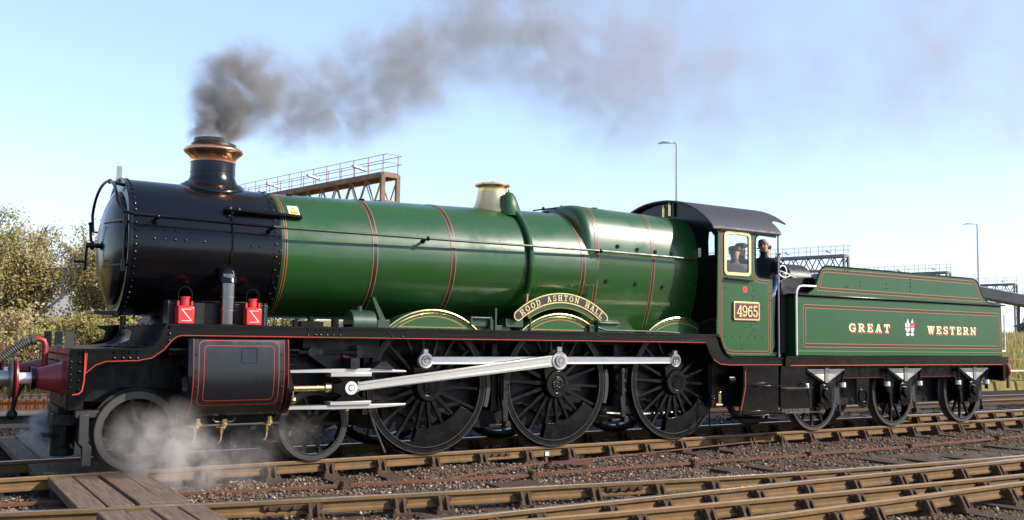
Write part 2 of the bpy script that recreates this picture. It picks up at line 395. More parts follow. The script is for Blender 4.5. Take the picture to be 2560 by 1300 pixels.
def glyph(c):
    if c == 'O': return A_(.42, .5, .42, .5, 0, 360, .2, .13, 24), .84
    if c == 'D': return [B_(.1, .3, 0, 1), B_(0, .45, 0, sr), B_(0, .45, 1-sr, 1)]+A_(.4, .5, .42, .5, -90, 90, .2, .13), .84
    if c == 'R': return [B_(.1, .3, 0, 1), B_(0, .42, 0, sr), B_(0, .45, 1-sr, 1), B_(.25, .5, .42, .54), L_(.45, .48, .72, .06, .2), B_(.58, .88, 0, sr)]+A_(.45, .71, .32, .29, -90, 90, .19, .12), .88
    if c == 'A': return [L_(.12, 0, .4, 1, .13), L_(.42, 1, .68, 0, .22), B_(.22, .6, .26, .37), B_(-.02, .3, 0, sr), B_(.5, .88, 0, sr)], .86
    if c == 'S': return A_(.36, .72, .33, .28, 30, 270, .18, .13)+A_(.36, .28, .35, .28, -150, 90, .18, .13)+[B_(.56, .67, .66, .98), B_(.02, .13, .02, .34)], .74
    if c == 'H': return [B_(.1, .3, 0, 1), B_(.6, .8, 0, 1), B_(.2, .7, .44, .56)]+[B_(x, x+.4, y, y+sr) for x in (0, .5) for y in (0, 1-sr)], .9
    if c == 'T': return [B_(.3, .5, 0, 1), B_(.16, .64, 0, sr), B_(0, .8, 1-sr, 1), B_(0, .11, .66, 1), B_(.69, .8, .66, 1)], .8
    if c == 'N': return [B_(.1, .22, 0, 1), B_(.68, .8, 0, 1), L_(.12, .95, .76, .05, .22), B_(0, .34, 0, sr), B_(0, .26, 1-sr, 1), B_(.56, .92, 1-sr, 1)], .92
    if c == 'L': return [B_(.1, .3, 0, 1), B_(0, .42, 1-sr, 1), B_(0, .74, 0, sr), B_(.63, .74, 0, .36)], .74
    if c == 'G': return A_(.43, .5, .43, .5, 35, 300, .2, .13, 20)+[B_(.62, .82, .02, .46), B_(.48, .9, .36, .48), B_(.7, .8, .64, .98)], .9
    if c == 'E': return [B_(.1, .3, 0, 1), B_(0, .75, 0, sr), B_(0, .73, 1-sr, 1), B_(.25, .52, .44, .56), B_(.64, .75, 0, .34), B_(.62, .73, .68, 1), B_(.48, .56, .34, .66)], .78
    if c == 'W': return [L_(.16, 1, .34, 0, .2), L_(.34, 0, .56, .9, .11), L_(.54, 1, .74, 0, .2), L_(.74, 0, .94, 1, .11), B_(0, .36, 1-sr, 1), B_(.42, .74, 1-sr, 1), B_(.82, 1.08, 1-sr, 1)], 1.08
    if c == '4': return [B_(.4, .6, 0, 1), L_(.06, .32, .46, .96, .12), B_(0, .74, .22, .35), B_(.28, .72, 0, .11)], .74
    if c in '96':
        q = A_(.33, .68, .33, .32, 0, 360, .17, .11, 20)+A_(.28, .5, .38, .5, -75, 25, .17, .12)+A_(.2, .14, .14, .14, 0, 360, .13, .13, 10)
        if c == '6': q = [[(.68-x, 1-y) for x, y in p] for p in q]
        return q, .7
    if c == '5': return [B_(.1, .6, .84, 1), B_(.1, .22, .5, .95)]+A_(.3, .32, .36, .32, -150, 130, .18, .12, 18)+A_(.14, .16, .13, .13, 0, 360, .12, .12, 10), .7
    return [], .5
def letter_mesh(c, hgt, depth, name='letter'):
    mb = MB(); polys, adv = glyph(c)
    for i, p in enumerate(polys):
        e = depth+i*.00012
        mb.prism([(x*hgt, y*hgt) for x, y in p], 0, -e, 'y')
    return mb, adv*hgt

# ------------------------------------------------------------------ locomotive
LOCO = thing('steam_locomotive', 'green and black steam locomotive with copper-capped chimney and curved brass nameplate', 'locomotive')
ZC0, ZC1, RB0, RB1 = 2.628, 2.692, .825, .897
XB0, XB1 = -4.26, .52
def barrel(x):
    t = (x-XB0)/(XB1-XB0); return ZC0+(ZC1-ZC0)*t, RB0+(RB1-RB0)*t
RS = .838; XF = -6.07
# smokebox
m = MB(); m.lathe([(XF, .60), (XF, RS-.03), (XF+.012, RS-.008), (XF+.03, RS), (XB0, RS), (XB0+.01, RS-.03)], (0, 0, ZC0), 'x', 96)
SB = m.build('smokebox', 'smokebox_black', LOCO)
m = MB(); m.ring(RS+.012, RS-.02, XF-.004, XF+.035, (0, 0, ZC0), 'x', 96); m.build('front_ring', 'smokebox_black', SB, bev=.006)
m = MB(); m.ring(RS+.006, RS-.02, XB0-.10, XB0-.008, (0, 0, ZC0), 'x', 96); m.build('rear_ring', 'smokebox_black', SB)
m = MB()
for k in range(60):
    a = 2*pi*k/60+.03; m.dome((XF+.065, RS*cos(a), ZC0+RS*sin(a)), (0, cos(a), sin(a)), .021)
for k in range(64):
    a = 2*pi*k/64; rr = RS+.006
    m.dome((XB0-.03-(.045 if k % 2 else 0), rr*cos(a), ZC0+rr*sin(a)), (0, cos(a), sin(a)), .019)
for (x, a) in [(-5.80, 168), (-5.68, 168), (-5.56, 168), (-5.80, 176), (-5.68, 176), (-5.56, 176), (-5.44, 176), (-5.22, 176), (-4.64, 177), (-4.54, 177), (-4.44, 140), (-4.44, 144)]:
    t = radians(a); m.dome((x, RS*cos(t), ZC0+RS*sin(t)), (0, cos(t), sin(t)), .018)
m.build('rivets', 'smokebox_black', SB, kind='stuff')
m = MB(); m.lathe([(XF-.002, .70), (XF-.03, .70), (XF-.05, .68), (XF-.12, .52), (XF-.17, .33), (XF-.195, .15), (XF-.2, 0.001)], (0, 0, ZC0-.02), 'x', 72)
DOOR = m.build('smokebox_door', 'smokebox_black', SB, label='dished black smokebox door on the front', ang=60)
m = MB()
for z in (.26, -.26):
    m.tube([(XF-.035, -.74, ZC0+z), (XF-.06, -.66, ZC0+z), (XF-.115, -.45, ZC0+z), (XF-.16, -.2, ZC0+z)], .018, 6)
    m.cyl((XF-.04, -.745, ZC0+z-.07), (XF-.04, -.745, ZC0+z+.07), .028, n=10)
m.cyl((XF-.04, -.745, ZC0-.34), (XF-.04, -.745, ZC0+.34), .014, n=8)
m.build('hinge', 'black', SB)
m = MB(); xh = XF-.2
m.cyl((xh+.03, 0, ZC0), (xh-.14, 0, ZC0), .03); m.cyl((xh-.05, 0, ZC0), (xh-.09, 0, ZC0), .055)
m.tube([(xh-.07, 0, ZC0), (xh-.09, 0, ZC0+.12), (xh-.10, 0, ZC0+.25)], .016); m.tube([(xh-.12, 0, ZC0), (xh-.13, .02, ZC0-.12), (xh-.13, .03, ZC0-.27)], .016)
m.sphere((xh-.10, 0, ZC0+.26), .024); m.sphere((xh-.13, .03, ZC0-.28), .024)
m.cyl((xh-.13, .02, ZC0-.2), (xh-.26, .02, ZC0-.2), .017)
m.build('door_handle', 'black', SB)
m = MB(); m.box(XF-.25, XF-.01, -.28, .28, 1.80, 1.835); m.box(XF-.05, XF+.02, -.3, .3, 1.76, 1.83); m.build('front_step', 'black', LOCO, bev=.006)
m = MB(); m.box(XF-.03, XF+.032, -.007, .007, 3.44, 3.63); m.box(XF-.034, XF+.036, -.02, .02, 3.43, 3.47); m.build('lamp_iron', 'steel_dull', LOCO)
# saddle
m = MB(); m.loft([[(-5.75, -.62, 1.42), (-5.75, .62, 1.42), (-4.3, .62, 1.42), (-4.3, -.62, 1.42)], [(-5.7, -.55, 1.66), (-5.7, .55, 1.66), (-4.35, .55, 1.66), (-4.35, -.55, 1.66)],
              [(-5.6, -.5, 1.80), (-5.6, .5, 1.80), (-4.4, .5, 1.80), (-4.4, -.5, 1.80)], [(-5.6, -.62, 1.98), (-5.6, .62, 1.98), (-4.4, .62, 1.98), (-4.4, -.62, 1.98)]])
m.build('saddle', 'frame_black', LOCO, bev=.01)
# curved front apron with rivets in front of the saddle
ap = [(-6.17, 1.425), (-6.05, 1.44), (-5.96, 1.48), (-5.90, 1.55), (-5.87, 1.64), (-5.86, 1.69)]
m = MB(); m.prism(ap+[(-5.80, 1.69), (-5.80, 1.42)], -.60, .60); AP = m.build('front_apron', 'black', LOCO, ang=60)
m = MB()
for s in (-1, 1):
    m.prism([(-6.20, 1.425), (-6.02, 1.50), (-6.0, 1.60), (-6.12, 1.66), (-5.62, 1.70), (-5.62, 1.42)], s*.80, s*.82)
m.build('frame_top', 'black', LOCO)
m = MB()
for k in range(9): m.dome((-6.08+k*.055, -.822, 1.655+.004*k), (0, -1, 0), .013)
for k in range(6): m.dome((-6.12+k*.09, -.822, 1.46), (0, -1, 0), .013)
m.build('rivets', 'black', AP, kind='stuff')
m = MB(); m.cyl((-6.02, -.4, 1.62), (-6.02, -.4, 1.78), .035); m.cyl((-6.02, -.4, 1.72), (-6.02, -.4, 1.74), .06); m.build('oil_pot', 'black', LOCO)
# barrel
m = MB(); m.lathe([(XB0+.004, RB0-.02)]+[(x, barrel(x)[1]) for x in np.linspace(XB0+.006, XB1+.2, 12)], (0, 0, 0), 'x', 96)
m.v = [(x, y, z+barrel(x)[0]) for x, y, z in m.v]
BAR = m.build('boiler_barrel', 'green', LOCO)
def band(x, w=.062, firebox=False, name='boiler_band'):
    zc, rb = barrel(x)
    m = MB(); m.ring(rb+.004, rb-.01, x-w/2, x+w/2, (0, 0, zc), 'x', 96); o = m.build(name, 'lining_black', BAR)
    m = MB()
    for s in (-1, 1): m.ring(rb+.0052, rb-.01, x+s*w/2-.0035, x+s*w/2+.0035, (0, 0, zc), 'x', 96)
    m.build('lining', 'lining_orange', o)
band(XB0+.06, .03)
for x in (-2.98, -1.80, .435): band(x)
# warning sign on the barrel and small fittings
def on_barrel(x, ang, h=0):
    zc, rb = barrel(x); a = radians(ang); return (x, (rb+h)*cos(a), zc+(rb+h)*sin(a)), (0, cos(a), sin(a))
def sign_on_barrel(x0, x1, a0, a1):
    m = MB(); n = 4; vs = []
    for i in range(n+1):
        a = a0+(a1-a0)*i/n
        vs += [on_barrel(x0, a, .004)[0], on_barrel(x1, a, .004)[0]]
    m.add(vs, [(2*i, 2*i+1, 2*i+3, 2*i+2) for i in range(n)]); s = m.build('warning_sign', 'white', BAR, label='white and yellow warning sign')
    m = MB(); vs = []
    for i in range(n+1):
        a = a0+(a1-a0)*(.08+.34*i/n)
        vs += [on_barrel(x0+.012, a, .006)[0], on_barrel(x1-.012, a, .006)[0]]
    m.add(vs, [(2*i, 2*i+1, 2*i+3, 2*i+2) for i in range(n)]); xm = (x0+x1)/2
    tri = [on_barrel(x0+.03, a0+(a1-a0)*.48, .006)[0], on_barrel(x1-.03, a0+(a1-a0)*.48, .006)[0], on_barrel(xm, a0+(a1-a0)*.93, .006)[0]]
    m.add(tri, [(0, 1, 2)]); m.build('sign_panel', 'yellow', s)
    m = MB(); q = lambda u, v: on_barrel(x0+(x1-x0)*u, a0+(a1-a0)*v, .0075)[0]
    m.add([q(.54, .82), q(.40, .67), q(.50, .67), q(.44, .54), q(.62, .71), q(.52, .71)], [(0, 1, 2), (0, 2, 5), (3, 4, 5), (3, 5, 2)])
    for v in (.14, .22, .30): m.add([q(.2, v), q(.8, v), q(.8, v+.03), q(.2, v+.03)], [(0, 1, 2, 3)])
    m.build('sign_mark', 'lining_black', s)
sign_on_barrel(-4.12, -3.98, 180-36, 180-48)
m = MB(); p, nrm = on_barrel(-4.86, 180-33); zc = ZC0
pp = [(-4.93, -RS*cos(radians(33)), ZC0+RS*sin(radians(33))), (-4.92, -(RS+.06)*cos(radians(33)), ZC0+(RS+.05)*sin(radians(33)))]
m.tube(pp, .05, 10); m.sphere(pp[1], .052)
q0 = Vector(pp[1]); q1 = Vector(on_barrel(-3.98, 180-32, .035)[0])
m.tube([q0, q0+(q1-q0)*.12, q0+(q1-q0)*.14, q1], [.026, .026, .036, .030], 10); m.sphere(q0+(q1-q0)*.12, .045)
m.tube([q0+Vector((.03, -.01, 0)), (-4.88, -(RS+.02)*cos(radians(20)), ZC0+(RS+.02)*sin(radians(20))), (-4.88, -(RS+.016), ZC0), (-4.90, -(RS+.016)*cos(radians(-14)), ZC0+(RS+.016)*sin(radians(-14)))], .011, 6)
m.build('ejector_pipe', 'black', LOCO)
m = MB()
for x in (-3.95, -2.9, .25): m.cyl(on_barrel(x, 100, -.02)[0], on_barrel(x, 100, .022)[0], .045, n=10)
m.build('inspection_plug', 'black', BAR)
# outside steam pipe
m = MB(); m.cyl((-4.95, -.955, 1.66), (-4.95, -.955, 2.30), .088, n=28); SP = m.build('steam_pipe', 'chrome', LOCO)
m = MB(); m.loft([[(-4.95+rx*cos(t), yc+ry*sin(t), z) for t in np.linspace(0, 2*pi, 24, endpoint=False)] for z, rx, ry, yc in ((2.19, .095, .095, -.955), (2.20, .108, .108, -.95), (2.25, .112, .115, -.93), (2.30, .110, .125, -.895), (2.345, .100, .13, -.855), (2.38, .080, .12, -.81), (2.40, .050, .09, -.77))]); m.cyl((-4.95, -.955, 1.66), (-4.95, -.955, 1.70), .13, n=20); m.build('pipe_collar', 'smokebox_black', SP)
m = MB()
for z in (1.86, 2.02): m.ring(.092, .08, z, z+.006, (-4.95, -.955, 0), 'z', 20)
m.build('pipe_seam', 'steel_dull', SP)
# chimney
def surf(y, r=RS): return ZC0+sqrt(max(0, r*r-y*y))
def chim_ring(r, z, wrap, n=48):
    out = []
    for k in range(n):
        t = 2*pi*k/n; x, y = -4.93+r*cos(t), r*sin(t)
        out.append((x, y, z*(1-wrap)+wrap*(surf(y)+z)))
    return out
m = MB(); m.loft([chim_ring(.40, .002, 1), chim_ring(.40, .028, 1), chim_ring(.375, .038, 1), chim_ring(.345, .06, 1), chim_ring(.315, 3.535-RS-ZC0, 1)[:], chim_ring(.292, 3.575, .0), chim_ring(.281, 3.61, 0), chim_ring(.280, 3.79, 0)])
CH = m.build('chimney', 'smokebox_black', LOCO, ang=50)
m = MB(); m.ring(.284, .27, 3.655, 3.662, (-4.93, 0, 0), 'z', 48); m.ring(.284, .27, 3.785, 3.792, (-4.93, 0, 0), 'z', 48)
for k in range(10):
    a = 2*pi*k/10+.3; m.dome((-4.93+.36*cos(a), .36*sin(a), surf(.36*sin(a))+.045), (cos(a)*.3, sin(a)*.3, 1), .013)
m.build('chimney_seam', 'black', CH)
m = MB(); m.lathe([(3.79, .281), (3.82, .284), (3.855, .296), (3.885, .318), (3.91, .350), (3.93, .372), (3.948, .376), (3.962, .368), (3.985, .33), (4.005, .29), (4.01, .24)], (-4.93, 0, 0), 'z', 64, cap=False)
m.build('copper_cap', 'copper', CH, ang=60, label='polished copper chimney cap')
m = MB(); m.lathe([(4.0, .285), (4.035, .28), (4.05, .25), (4.05, .21), (3.7, .2)], (-4.93, 0, 0), 'z', 48, cap=False)
m.ring(.25, .215, 4.03, 4.10, (-4.93, 0, 0), 'z', 40, radians(75), radians(285)); m.build('blast_rim', 'black_dull', CH)
# handrail
hz = 2.915
m = MB(); m.tube([(2.70, -.97, hz), (.7, -.975, hz+.015), (-2.2, -.975, hz), (-4.4, -.975, hz-.005)], .0185, 8); m.build('handrail', 'green_dim', LOCO)
pts = [(-4.4, -.975, hz-.005), (-6.05, -.965, hz+.02), (-6.16, -.95, hz+.05)]
arch = [(-6.22, -.84*cos(a), hz+.10+.40*sin(a)) for a in np.linspace(.18, pi-.15, 16)]
m = MB(); m.tube(pts+[(-6.20, -.90, hz+.10)]+arch+[(-6.2, .86, hz-.04), (-6.1, .80, hz-.05)], .0185, 8); HR = m.build('handrail', 'black', LOCO)
m = MB()
for x, z in ((-5.80, hz+.012), (-4.42, hz-.005), (-2.27, hz), (.70, hz+.015)):
    m.sphere((x, -.973, z), .034, 10, 6); zc, rb = (ZC0, RS) if x < XB0 else barrel(min(x, .5))
    m.cyl((x, -.973, z), (x, -.78, z-.03), .014, .020, 8); m.cyl((x, -.83, z-.025), (x, -.80, z-.03), .035, n=10)
m.cyl((-6.22, -.3, hz+.47), (-6.05, -.3, hz+.44), .02, n=8); m.sphere((-6.22, -.3, hz+.47), .032, 10, 6)
m.build('handrail_knob', 'black', HR)
# safety valve bonnet
XV = -.66; zb = barrel(XV)
m = MB(); prof = [(3.48, .36), (3.53, .335), (3.56, .305), (3.62, .272), (3.70, .250), (3.80, .232), (3.875, .220), (3.895, .232), (3.91, .268), (3.92, .27), (3.93, .262), (3.932, .19)]
m.lathe(prof, (XV, 0, 0), 'z', 56, cap=False); SV = m.build('safety_valve_bonnet', 'brass_pale', LOCO, ang=60, label='brass safety valve bonnet on the boiler')
m = MB(); m.ring(.272, .20, 3.912, 3.937, (XV, 0, 0), 'z', 40); m.lathe([(3.90, .2), (3.935, .18), (3.94, .001)], (XV, 0, 0), 'z', 24)
for a in (0, 2.1, 4.2): m.cyl((XV+.1*cos(a), .1*sin(a), 3.93), (XV+.1*cos(a), .1*sin(a), 3.975), .02, n=8)
m.build('bonnet_rim', 'copper', SV)
m = MB()
for s in (-1, 1):
    y = s*.33
    rings = []
    for z, rx, ry, yy in ((3.42, .16, .10, y*1.35), (3.52, .155, .11, y*1.12), (3.62, .135, .10, y*1.02), (3.72, .105, .09, y*.95), (3.78, .07, .06, y*.9), (3.80, .02, .02, y*.88)):
        rings.append([(XV+.11+rx*cos(t), yy+ry*sin(t), z) for t in np.linspace(0, 2*pi, 16, endpoint=False)])
    m.loft(rings)
    m.cyl((XV+.11, y*.9, 3.79), (XV+.11, y*.9, 3.84), .02, .008, 8)
m.build('top_feed_cover', 'green', SV, ang=60)
def barrel_pipe(x, a0, a1, r, h, n=22):
    return [on_barrel(x+.0*i, a0+(a1-a0)*i/n, h)[0] for i in range(n+1)]
m = MB()
for mir in (1, -1):
    pts = [on_barrel(XV+.13, 180-a if mir == 1 else a, .035)[0] for a in np.linspace(66, -28, 22)]
    m.tube(pts, .042, 10)
TF = m.build('feed_pipe', 'green', LOCO)
m = MB(); m.tube([on_barrel(XV+.13, 180+27, .035)[0], (XV+.12, -.83, 2.15), (XV+.10, -.80, 1.95)], .022, 8); m.build('feed_pipe_tail', 'copper', TF)
# firebox
prof = [(.60, 1.66), (.70, 1.9), (.79, 2.15), (.855, 2.45), (.887, 2.70), (.893, 2.88), (.882, 3.05), (.858, 3.20), (.815, 3.34), (.755, 3.46), (.668, 3.562), (.55, 3.637), (.38, 3.683), (.18, 3.70), (0, 3.703)]
def fb_sec(x, ins):
    dz = -.018*(x-.9); out = []
    full = [(-y, z) for y, z in prof]+[(y, z) for y, z in reversed(prof[:-1])]
    cz = 2.75
    for y, z in full:
        L = sqrt(y*y+(z-cz)**2); k = (L-ins)/L
        out.append((x, y*k, cz+(z-cz)*k+(dz if z > 2.5 else 0)))
    return out
m = MB(); rg = []
for t in np.linspace(0, pi/2, 7): rg.append(fb_sec(.47+.13*(1-cos(t)), .13*(1-sin(t))))
rg = [fb_sec(.46, .24)]+rg+[fb_sec(x, 0) for x in np.linspace(.75, 2.86, 5)]
m.loft(rg); FB = m.build('firebox', 'green', LOCO, ang=60)
def fb_band(x, w=.055):
    m = MB(); m.loft([fb_sec(x-w/2, -.004), fb_sec(x+w/2, -.004)], cap=False); o = m.build('firebox_band', 'lining_black', FB, ang=60)
    m = MB()
    for s in (-1, 1): m.loft([fb_sec(x+s*w/2-.0035, -.0055), fb_sec(x+s*w/2+.0035, -.0055)], cap=False)
    m.build('lining', 'lining_orange', o, ang=60)
fb_band(.70); fb_band(1.83)
def fb_y(z):
    for (y0, z0), (y1, z1) in zip(prof, prof[1:]):
        if z0 <= z <= z1: return y0+(y1-y0)*(z-z0)/(z1-z0)
    return .9
m = MB()
for x, z in ((1.10, 3.03), (1.50, 3.005), (1.87, 2.99), (2.23, 2.98), (.90, 2.48), (1.49, 2.465), (2.06, 2.44)):
    m.cyl((x, -fb_y(z)+.01, z), (x, -fb_y(z)-.012, z), .034, n=14); m.cyl((x, -fb_y(z)-.01, z), (x, -fb_y(z)-.022, z), .02, n=6)
m.build('washout_plug', 'black', FB)
m = MB()
for k in range(30):
    x = .62+k*.068; m.dome((x, -fb_y(2.19)-.002, 2.19), (0, -1, 0), .007)
for x in (.56, .66, .78, 1.6, 1.72, 1.84, 1.96): m.dome((x, -fb_y(2.28)-.002, 2.28), (0, -1, 0), .009)
m.cyl((1.0, -.42, 3.6), (1.0, -.42, 3.68), .05, n=12)
m.build('rivets', 'green', FB, kind='stuff')
m = MB(); m.tube([(.1, 0, 3.6), (.25, 0, 3.63), (.6, -.05, 3.69)], .012, 6); m.sphere((.3, 0, 3.65), .03); m.sphere((.62, -.05, 3.70), .028); m.build('whistle_rod', 'black', LOCO)
# ---- running plate, valance
TOPL = [(-6.70, 1.405), (-6.32, 1.408), (-5.95, 1.412), (-5.86, 1.44), (-5.80, 1.51), (-5.765, 1.62), (-5.74, 1.688)]
TOPR = [(2.78, 1.688), (2.85, 1.67), (2.905, 1.60), (2.935, 1.50), (3.02, 1.39), (3.14, 1.333), (4.34, 1.325)]
LOW = [(-6.56, 1.06), (-6.527, 1.13), (-6.435, 1.215), (-6.34, 1.252), (-6.01, 1.262), (-5.859, 1.291), (-5.725, 1.39), (-5.643, 1.495), (-5.592, 1.535), (-5.54, 1.545), (2.56, 1.545)]
LOWR = [(2.60, 1.53), (2.66, 1.40), (2.75, 1.275), (2.90, 1.205), (3.1, 1.188), (4.34, 1.188)]
plate = TOPL[:-1]+[(-5.735, 1.69), (2.76, 1.69)]+TOPR[1:]
lo = offset_poly(plate, -.022, closed=False)
m = MB(); m.prism(plate+lo[::-1], -1.335, 1.335); RP = m.build('running_plate', 'black', LOCO)
m = MB(); m.prism([(x, z-.023) for x, z in plate[1:]]+LOWR[::-1]+LOW[::-1]+[(-6.56, 1.38)], -1.300, -1.272); VA = m.build('valance', 'black', LOCO)
m = MB(); m.prism([(x, z-.023) for x, z in plate[1:]]+LOWR[::-1]+LOW[::-1]+[(-6.56, 1.38)], 1.272, 1.300); m.build('valance', 'black', LOCO)
m = MB(); fY = lambda y: (lambda a, b, h: (a, y-h, b))
ribbon(m, [(-6.548, 1.37)]+LOW, .0065, fY(-1.300), False, .016); ribbon(m, LOWR[2:], .008, fY(-1.300), False, .014); m.build('lining', 'lining_red', VA)
m = MB(); Rv = lambda x, z, y=-1.300, r=.0165: m.dome((x, y, z), (0, -1, 0), r*1.25)
for x in (-6.26, -6.17, -6.10, -6.02): Rv(x, 1.30); Rv(x, 1.365)
for z in (1.50, 1.575, 1.65): Rv(-5.69, z)
for x in (-4.06, -3.96, -3.90, -3.81, -3.73, -3.64): Rv(x, 1.585, r=.014); Rv(x, 1.645, r=.011)
for x in (-2.98, -2.73): Rv(x, 1.625, r=.014)
for x in (-2.93, -2.78): Rv(x, 1.58, r=.014)
for x in (-1.25, .42, 1.42): Rv(x, 1.635, r=.014); Rv(x-.03, 1.585, r=.014)
for x in (2.05, 2.18, 2.28, 2.39): Rv(x, 1.635, r=.013); Rv(x, 1.582, r=.013)
m.build('rivets', 'black', VA, kind='stuff')
m = MB()
for x in np.arange(-5.6, 2.7, .16): m.dome((x, -1.30, 1.69), (0, 0, 1), .012, n=6)
m.build('plate_rivets', 'black', RP, kind='stuff')
# cylinder cladding
SEC = [(-1.20, 1.655), (-1.262, 1.55), (-1.285, 1.48), (-1.305, 1.35), (-1.32, 1.2), (-1.325, 1.06), (-1.318, .97), (-1.298, .88), (-1.262, .79), (-1.21, .71), (-1.14, .645), (-1.05, .605), (-.95, .595), (-.62, .595)]
cum = [0]
for a, b in zip(SEC, SEC[1:]): cum.append(cum[-1]+sqrt((a[0]-b[0])**2+(a[1]-b[1])**2))
def cyl_pt(x, s, h=0):
    s = min(max(s, 0), cum[-1]-1e-6); i = max(k for k in range(len(cum)-1) if cum[k] <= s); t = (s-cum[i])/(cum[i+1]-cum[i])
    (y0, z0), (y1, z1) = SEC[i], SEC[i+1]; L = cum[i+1]-cum[i]; ny, nz = -(z0-z1)/L, -(y1-y0)/L
    return (x, y0+(y1-y0)*t+ny*h, z0+(z1-z0)*t+nz*h)
CX0, CX1 = -5.47, -4.29
for s in (1, -1):
    m = MB(); m.prism([(s*y, z) for y, z in SEC]+[(s*-.62, 1.655)], CX0, CX1, 'x'); o = m.build('cylinder', 'cylinder_black', LOCO, ang=50, label='black lined outside cylinder casing')
    if s == 1: CYL = o
m = MB()
for x in (CX0, CX1-.05): m.loft([[cyl_pt(xx, c, .006) for c in np.linspace(.1, cum[-1]-.35, 24)]+[cyl_pt(xx, c, -.01) for c in np.linspace(cum[-1]-.35, .1, 24)] for xx in (x, x+.05)])
m.build('cylinder_flange', 'black', CYL, ang=50)
s_at = lambda z: next(c for c, (y, zz) in zip(cum, SEC) if zz <= z)
m = MB(); fc = lambda a, b, h: cyl_pt(a, b, h)
def dens(path, step=.05):
    out = []; n = len(path)
    for i in range(n):
        a, b = path[i], path[(i+1) % n]; L = sqrt((a[0]-b[0])**2+(a[1]-b[1])**2); k = max(1, int(L/step))
        out += [(a[0]+(b[0]-a[0])*j/k, a[1]+(b[1]-a[1])*j/k) for j in range(k)]
    return out
ribbon(m, dens(rrect(CX0+.12, CX1-.12, .17, .93, .07)), .0065, fc, True, h=.002)
ribbon(m, dens(rrect(CX0+.18, CX1-.18, .23, .87, .05)), .0055, fc, True, h=.002)
for x in (CX0+.058, CX1-.058, CX1-.004): ribbon(m, [(x, c) for c in np.linspace(.1, 1.15, 22)], .0055, fc, False, h=.008)
m.build('lining', 'lining_dim', CYL)
m = MB(); ribbon(m, dens(rrect(-4.86, -4.68, .26, .43, .01)), .006, fc, True, h=.004); 
for x in (CX0+.09, CX1-.085):
    for c in np.linspace(.14, 1.1, 6): p = cyl_pt(x, c, .002); q = cyl_pt(x, c, .1); m.dome(p, Vector(q)-Vector(p), .012)
m.build('rivets', 'black', CYL, kind='stuff')
m = MB(); m.cyl((CX1, -1.0, 1.39), (CX1+.2, -1.0, 1.39), .075, n=18); m.cyl((CX1+.18, -1.0, 1.39), (CX1+.21, -1.0, 1.39), .082, n=18)
m.cyl((CX1, -1.03, .925), (CX1+.05, -1.03, .925), .30, n=32); m.cyl((CX1+.05, -1.03, .925), (CX1+.14, -1.03, .925), .11, n=20); m.cyl((CX1+.02, -1.15, 1.22), (CX1+.10, -1.15, 1.22), .03, n=10)
m.cyl((CX0, -1.03, .925), (CX0-.05, -1.03, .925), .29, .26, n=32); m.cyl((CX0, -1.0, 1.39), (CX0-.16, -1.0, 1.39), .09, .08, n=20)
m.build('cylinder_cover', 'black', CYL)
m = MB(); m.cyl((CX1+.05, -1.15, .80), (CX1+.11, -1.15, .80), .05, .035, 12); m.sphere((CX1+.12, -1.16, .79), .045); m.cyl((CX1+.12, -1.14, .80), (CX1+.12, -1.14, .90), .02, n=8); m.build('oil_cup', 'brass', CYL)
m = MB()
for x, z in ((-5.27, .60), (-4.965, .585), (-4.42, .60)):
    m.cyl((x, -1.07, z), (x, -1.07, z-.05), .032, n=10); m.cyl((x, -1.07, z-.05), (x, -1.07, z-.085), .042, n=10); m.sphere((x-.01, -1.07, z-.10), .034, 10, 6)
    m.cyl((x-.10, -1.07, z-.09), (x+.02, -1.07, z-.10), .011, n=6); m.cyl((x-.03, -1.07, z-.10), (x-.03, -1.07, z-.17), .022, n=10)
DC = m.build('drain_cock', 'brass', CYL)
m = MB()
for x, z in ((-5.27, .60), (-4.965, .585), (-4.42, .60)): m.tube([(x-.03, -1.07, z-.16), (x-.03, -1.07, z-.22), (x-.045, -1.075, z-.26), (x-.07, -1.085, z-.285)], .013, 8)
m.build('drain_pipe', 'copper', DC)
m = MB(); m.tube([(-5.4, -1.06, .515), (-4.3, -1.06, .515)], .012, 6); m.tube([(-5.1, -1.05, .59), (-5.06, -1.05, .55), (-4.87, -1.05, .55), (-4.83, -1.05, .59)], .01, 6); m.build('drain_rod', 'steel_dull', CYL)
# ---- frames and dark inside
m = MB()
for s in (-1, 1):
    m.prism([(-6.64, .92), (-6.64, 1.39), (4.4, 1.39), (4.4, .75), (3.4, .62), (-2.8, .62), (-3.2, .80), (-4.4, .80), (-4.6, .90), (-5.5, .93), (-6.1, .95), (-6.35, .80), (-6.5, .80), (-6.6, .92)], s*.60, s*.63)
m.build('main_frame', 'frame_black', LOCO)
m = MB(); m.box(.75, 3.1, -.58, .58, .55, 1.72); m.box(-4.3, .8, -.5, .5, 1.15, 1.62); m.box(-4.0, .4, -.35, .35, .62, 1.2); m.box(-6.5, -4.2, -.5, .5, .78, 1.36); m.box(-2.7, 3.2, -.56, .56, .30, .70); m.box(3.1, 4.35, -.9, .9, .5, 1.3); m.build('ashpan_and_filler', 'frame_black', LOCO)  # ashpan plus black filler boxes added to darken the view between the wheels
m = MB(); m.prism([(-3.95, 1.54), (-3.95, 1.42), (-3.82, 1.30), (-3.62, 1.17), (-3.30, 1.17), (-3.30, 1.3), (-2.9, 1.3), (-2.9, 1.54)], -.86, -.83); m.box(-3.42, -3.30, -1.15, -.62, 1.17, 1.30); m.prism([(-3.12, 1.165), (-3.06, 1.20), (-3.0, 1.25), (-2.93, 1.26), (-2.86, 1.20), (-2.80, 1.165)], -1.14, -.9)
m.build('motion_bracket', 'black_dull', LOCO)
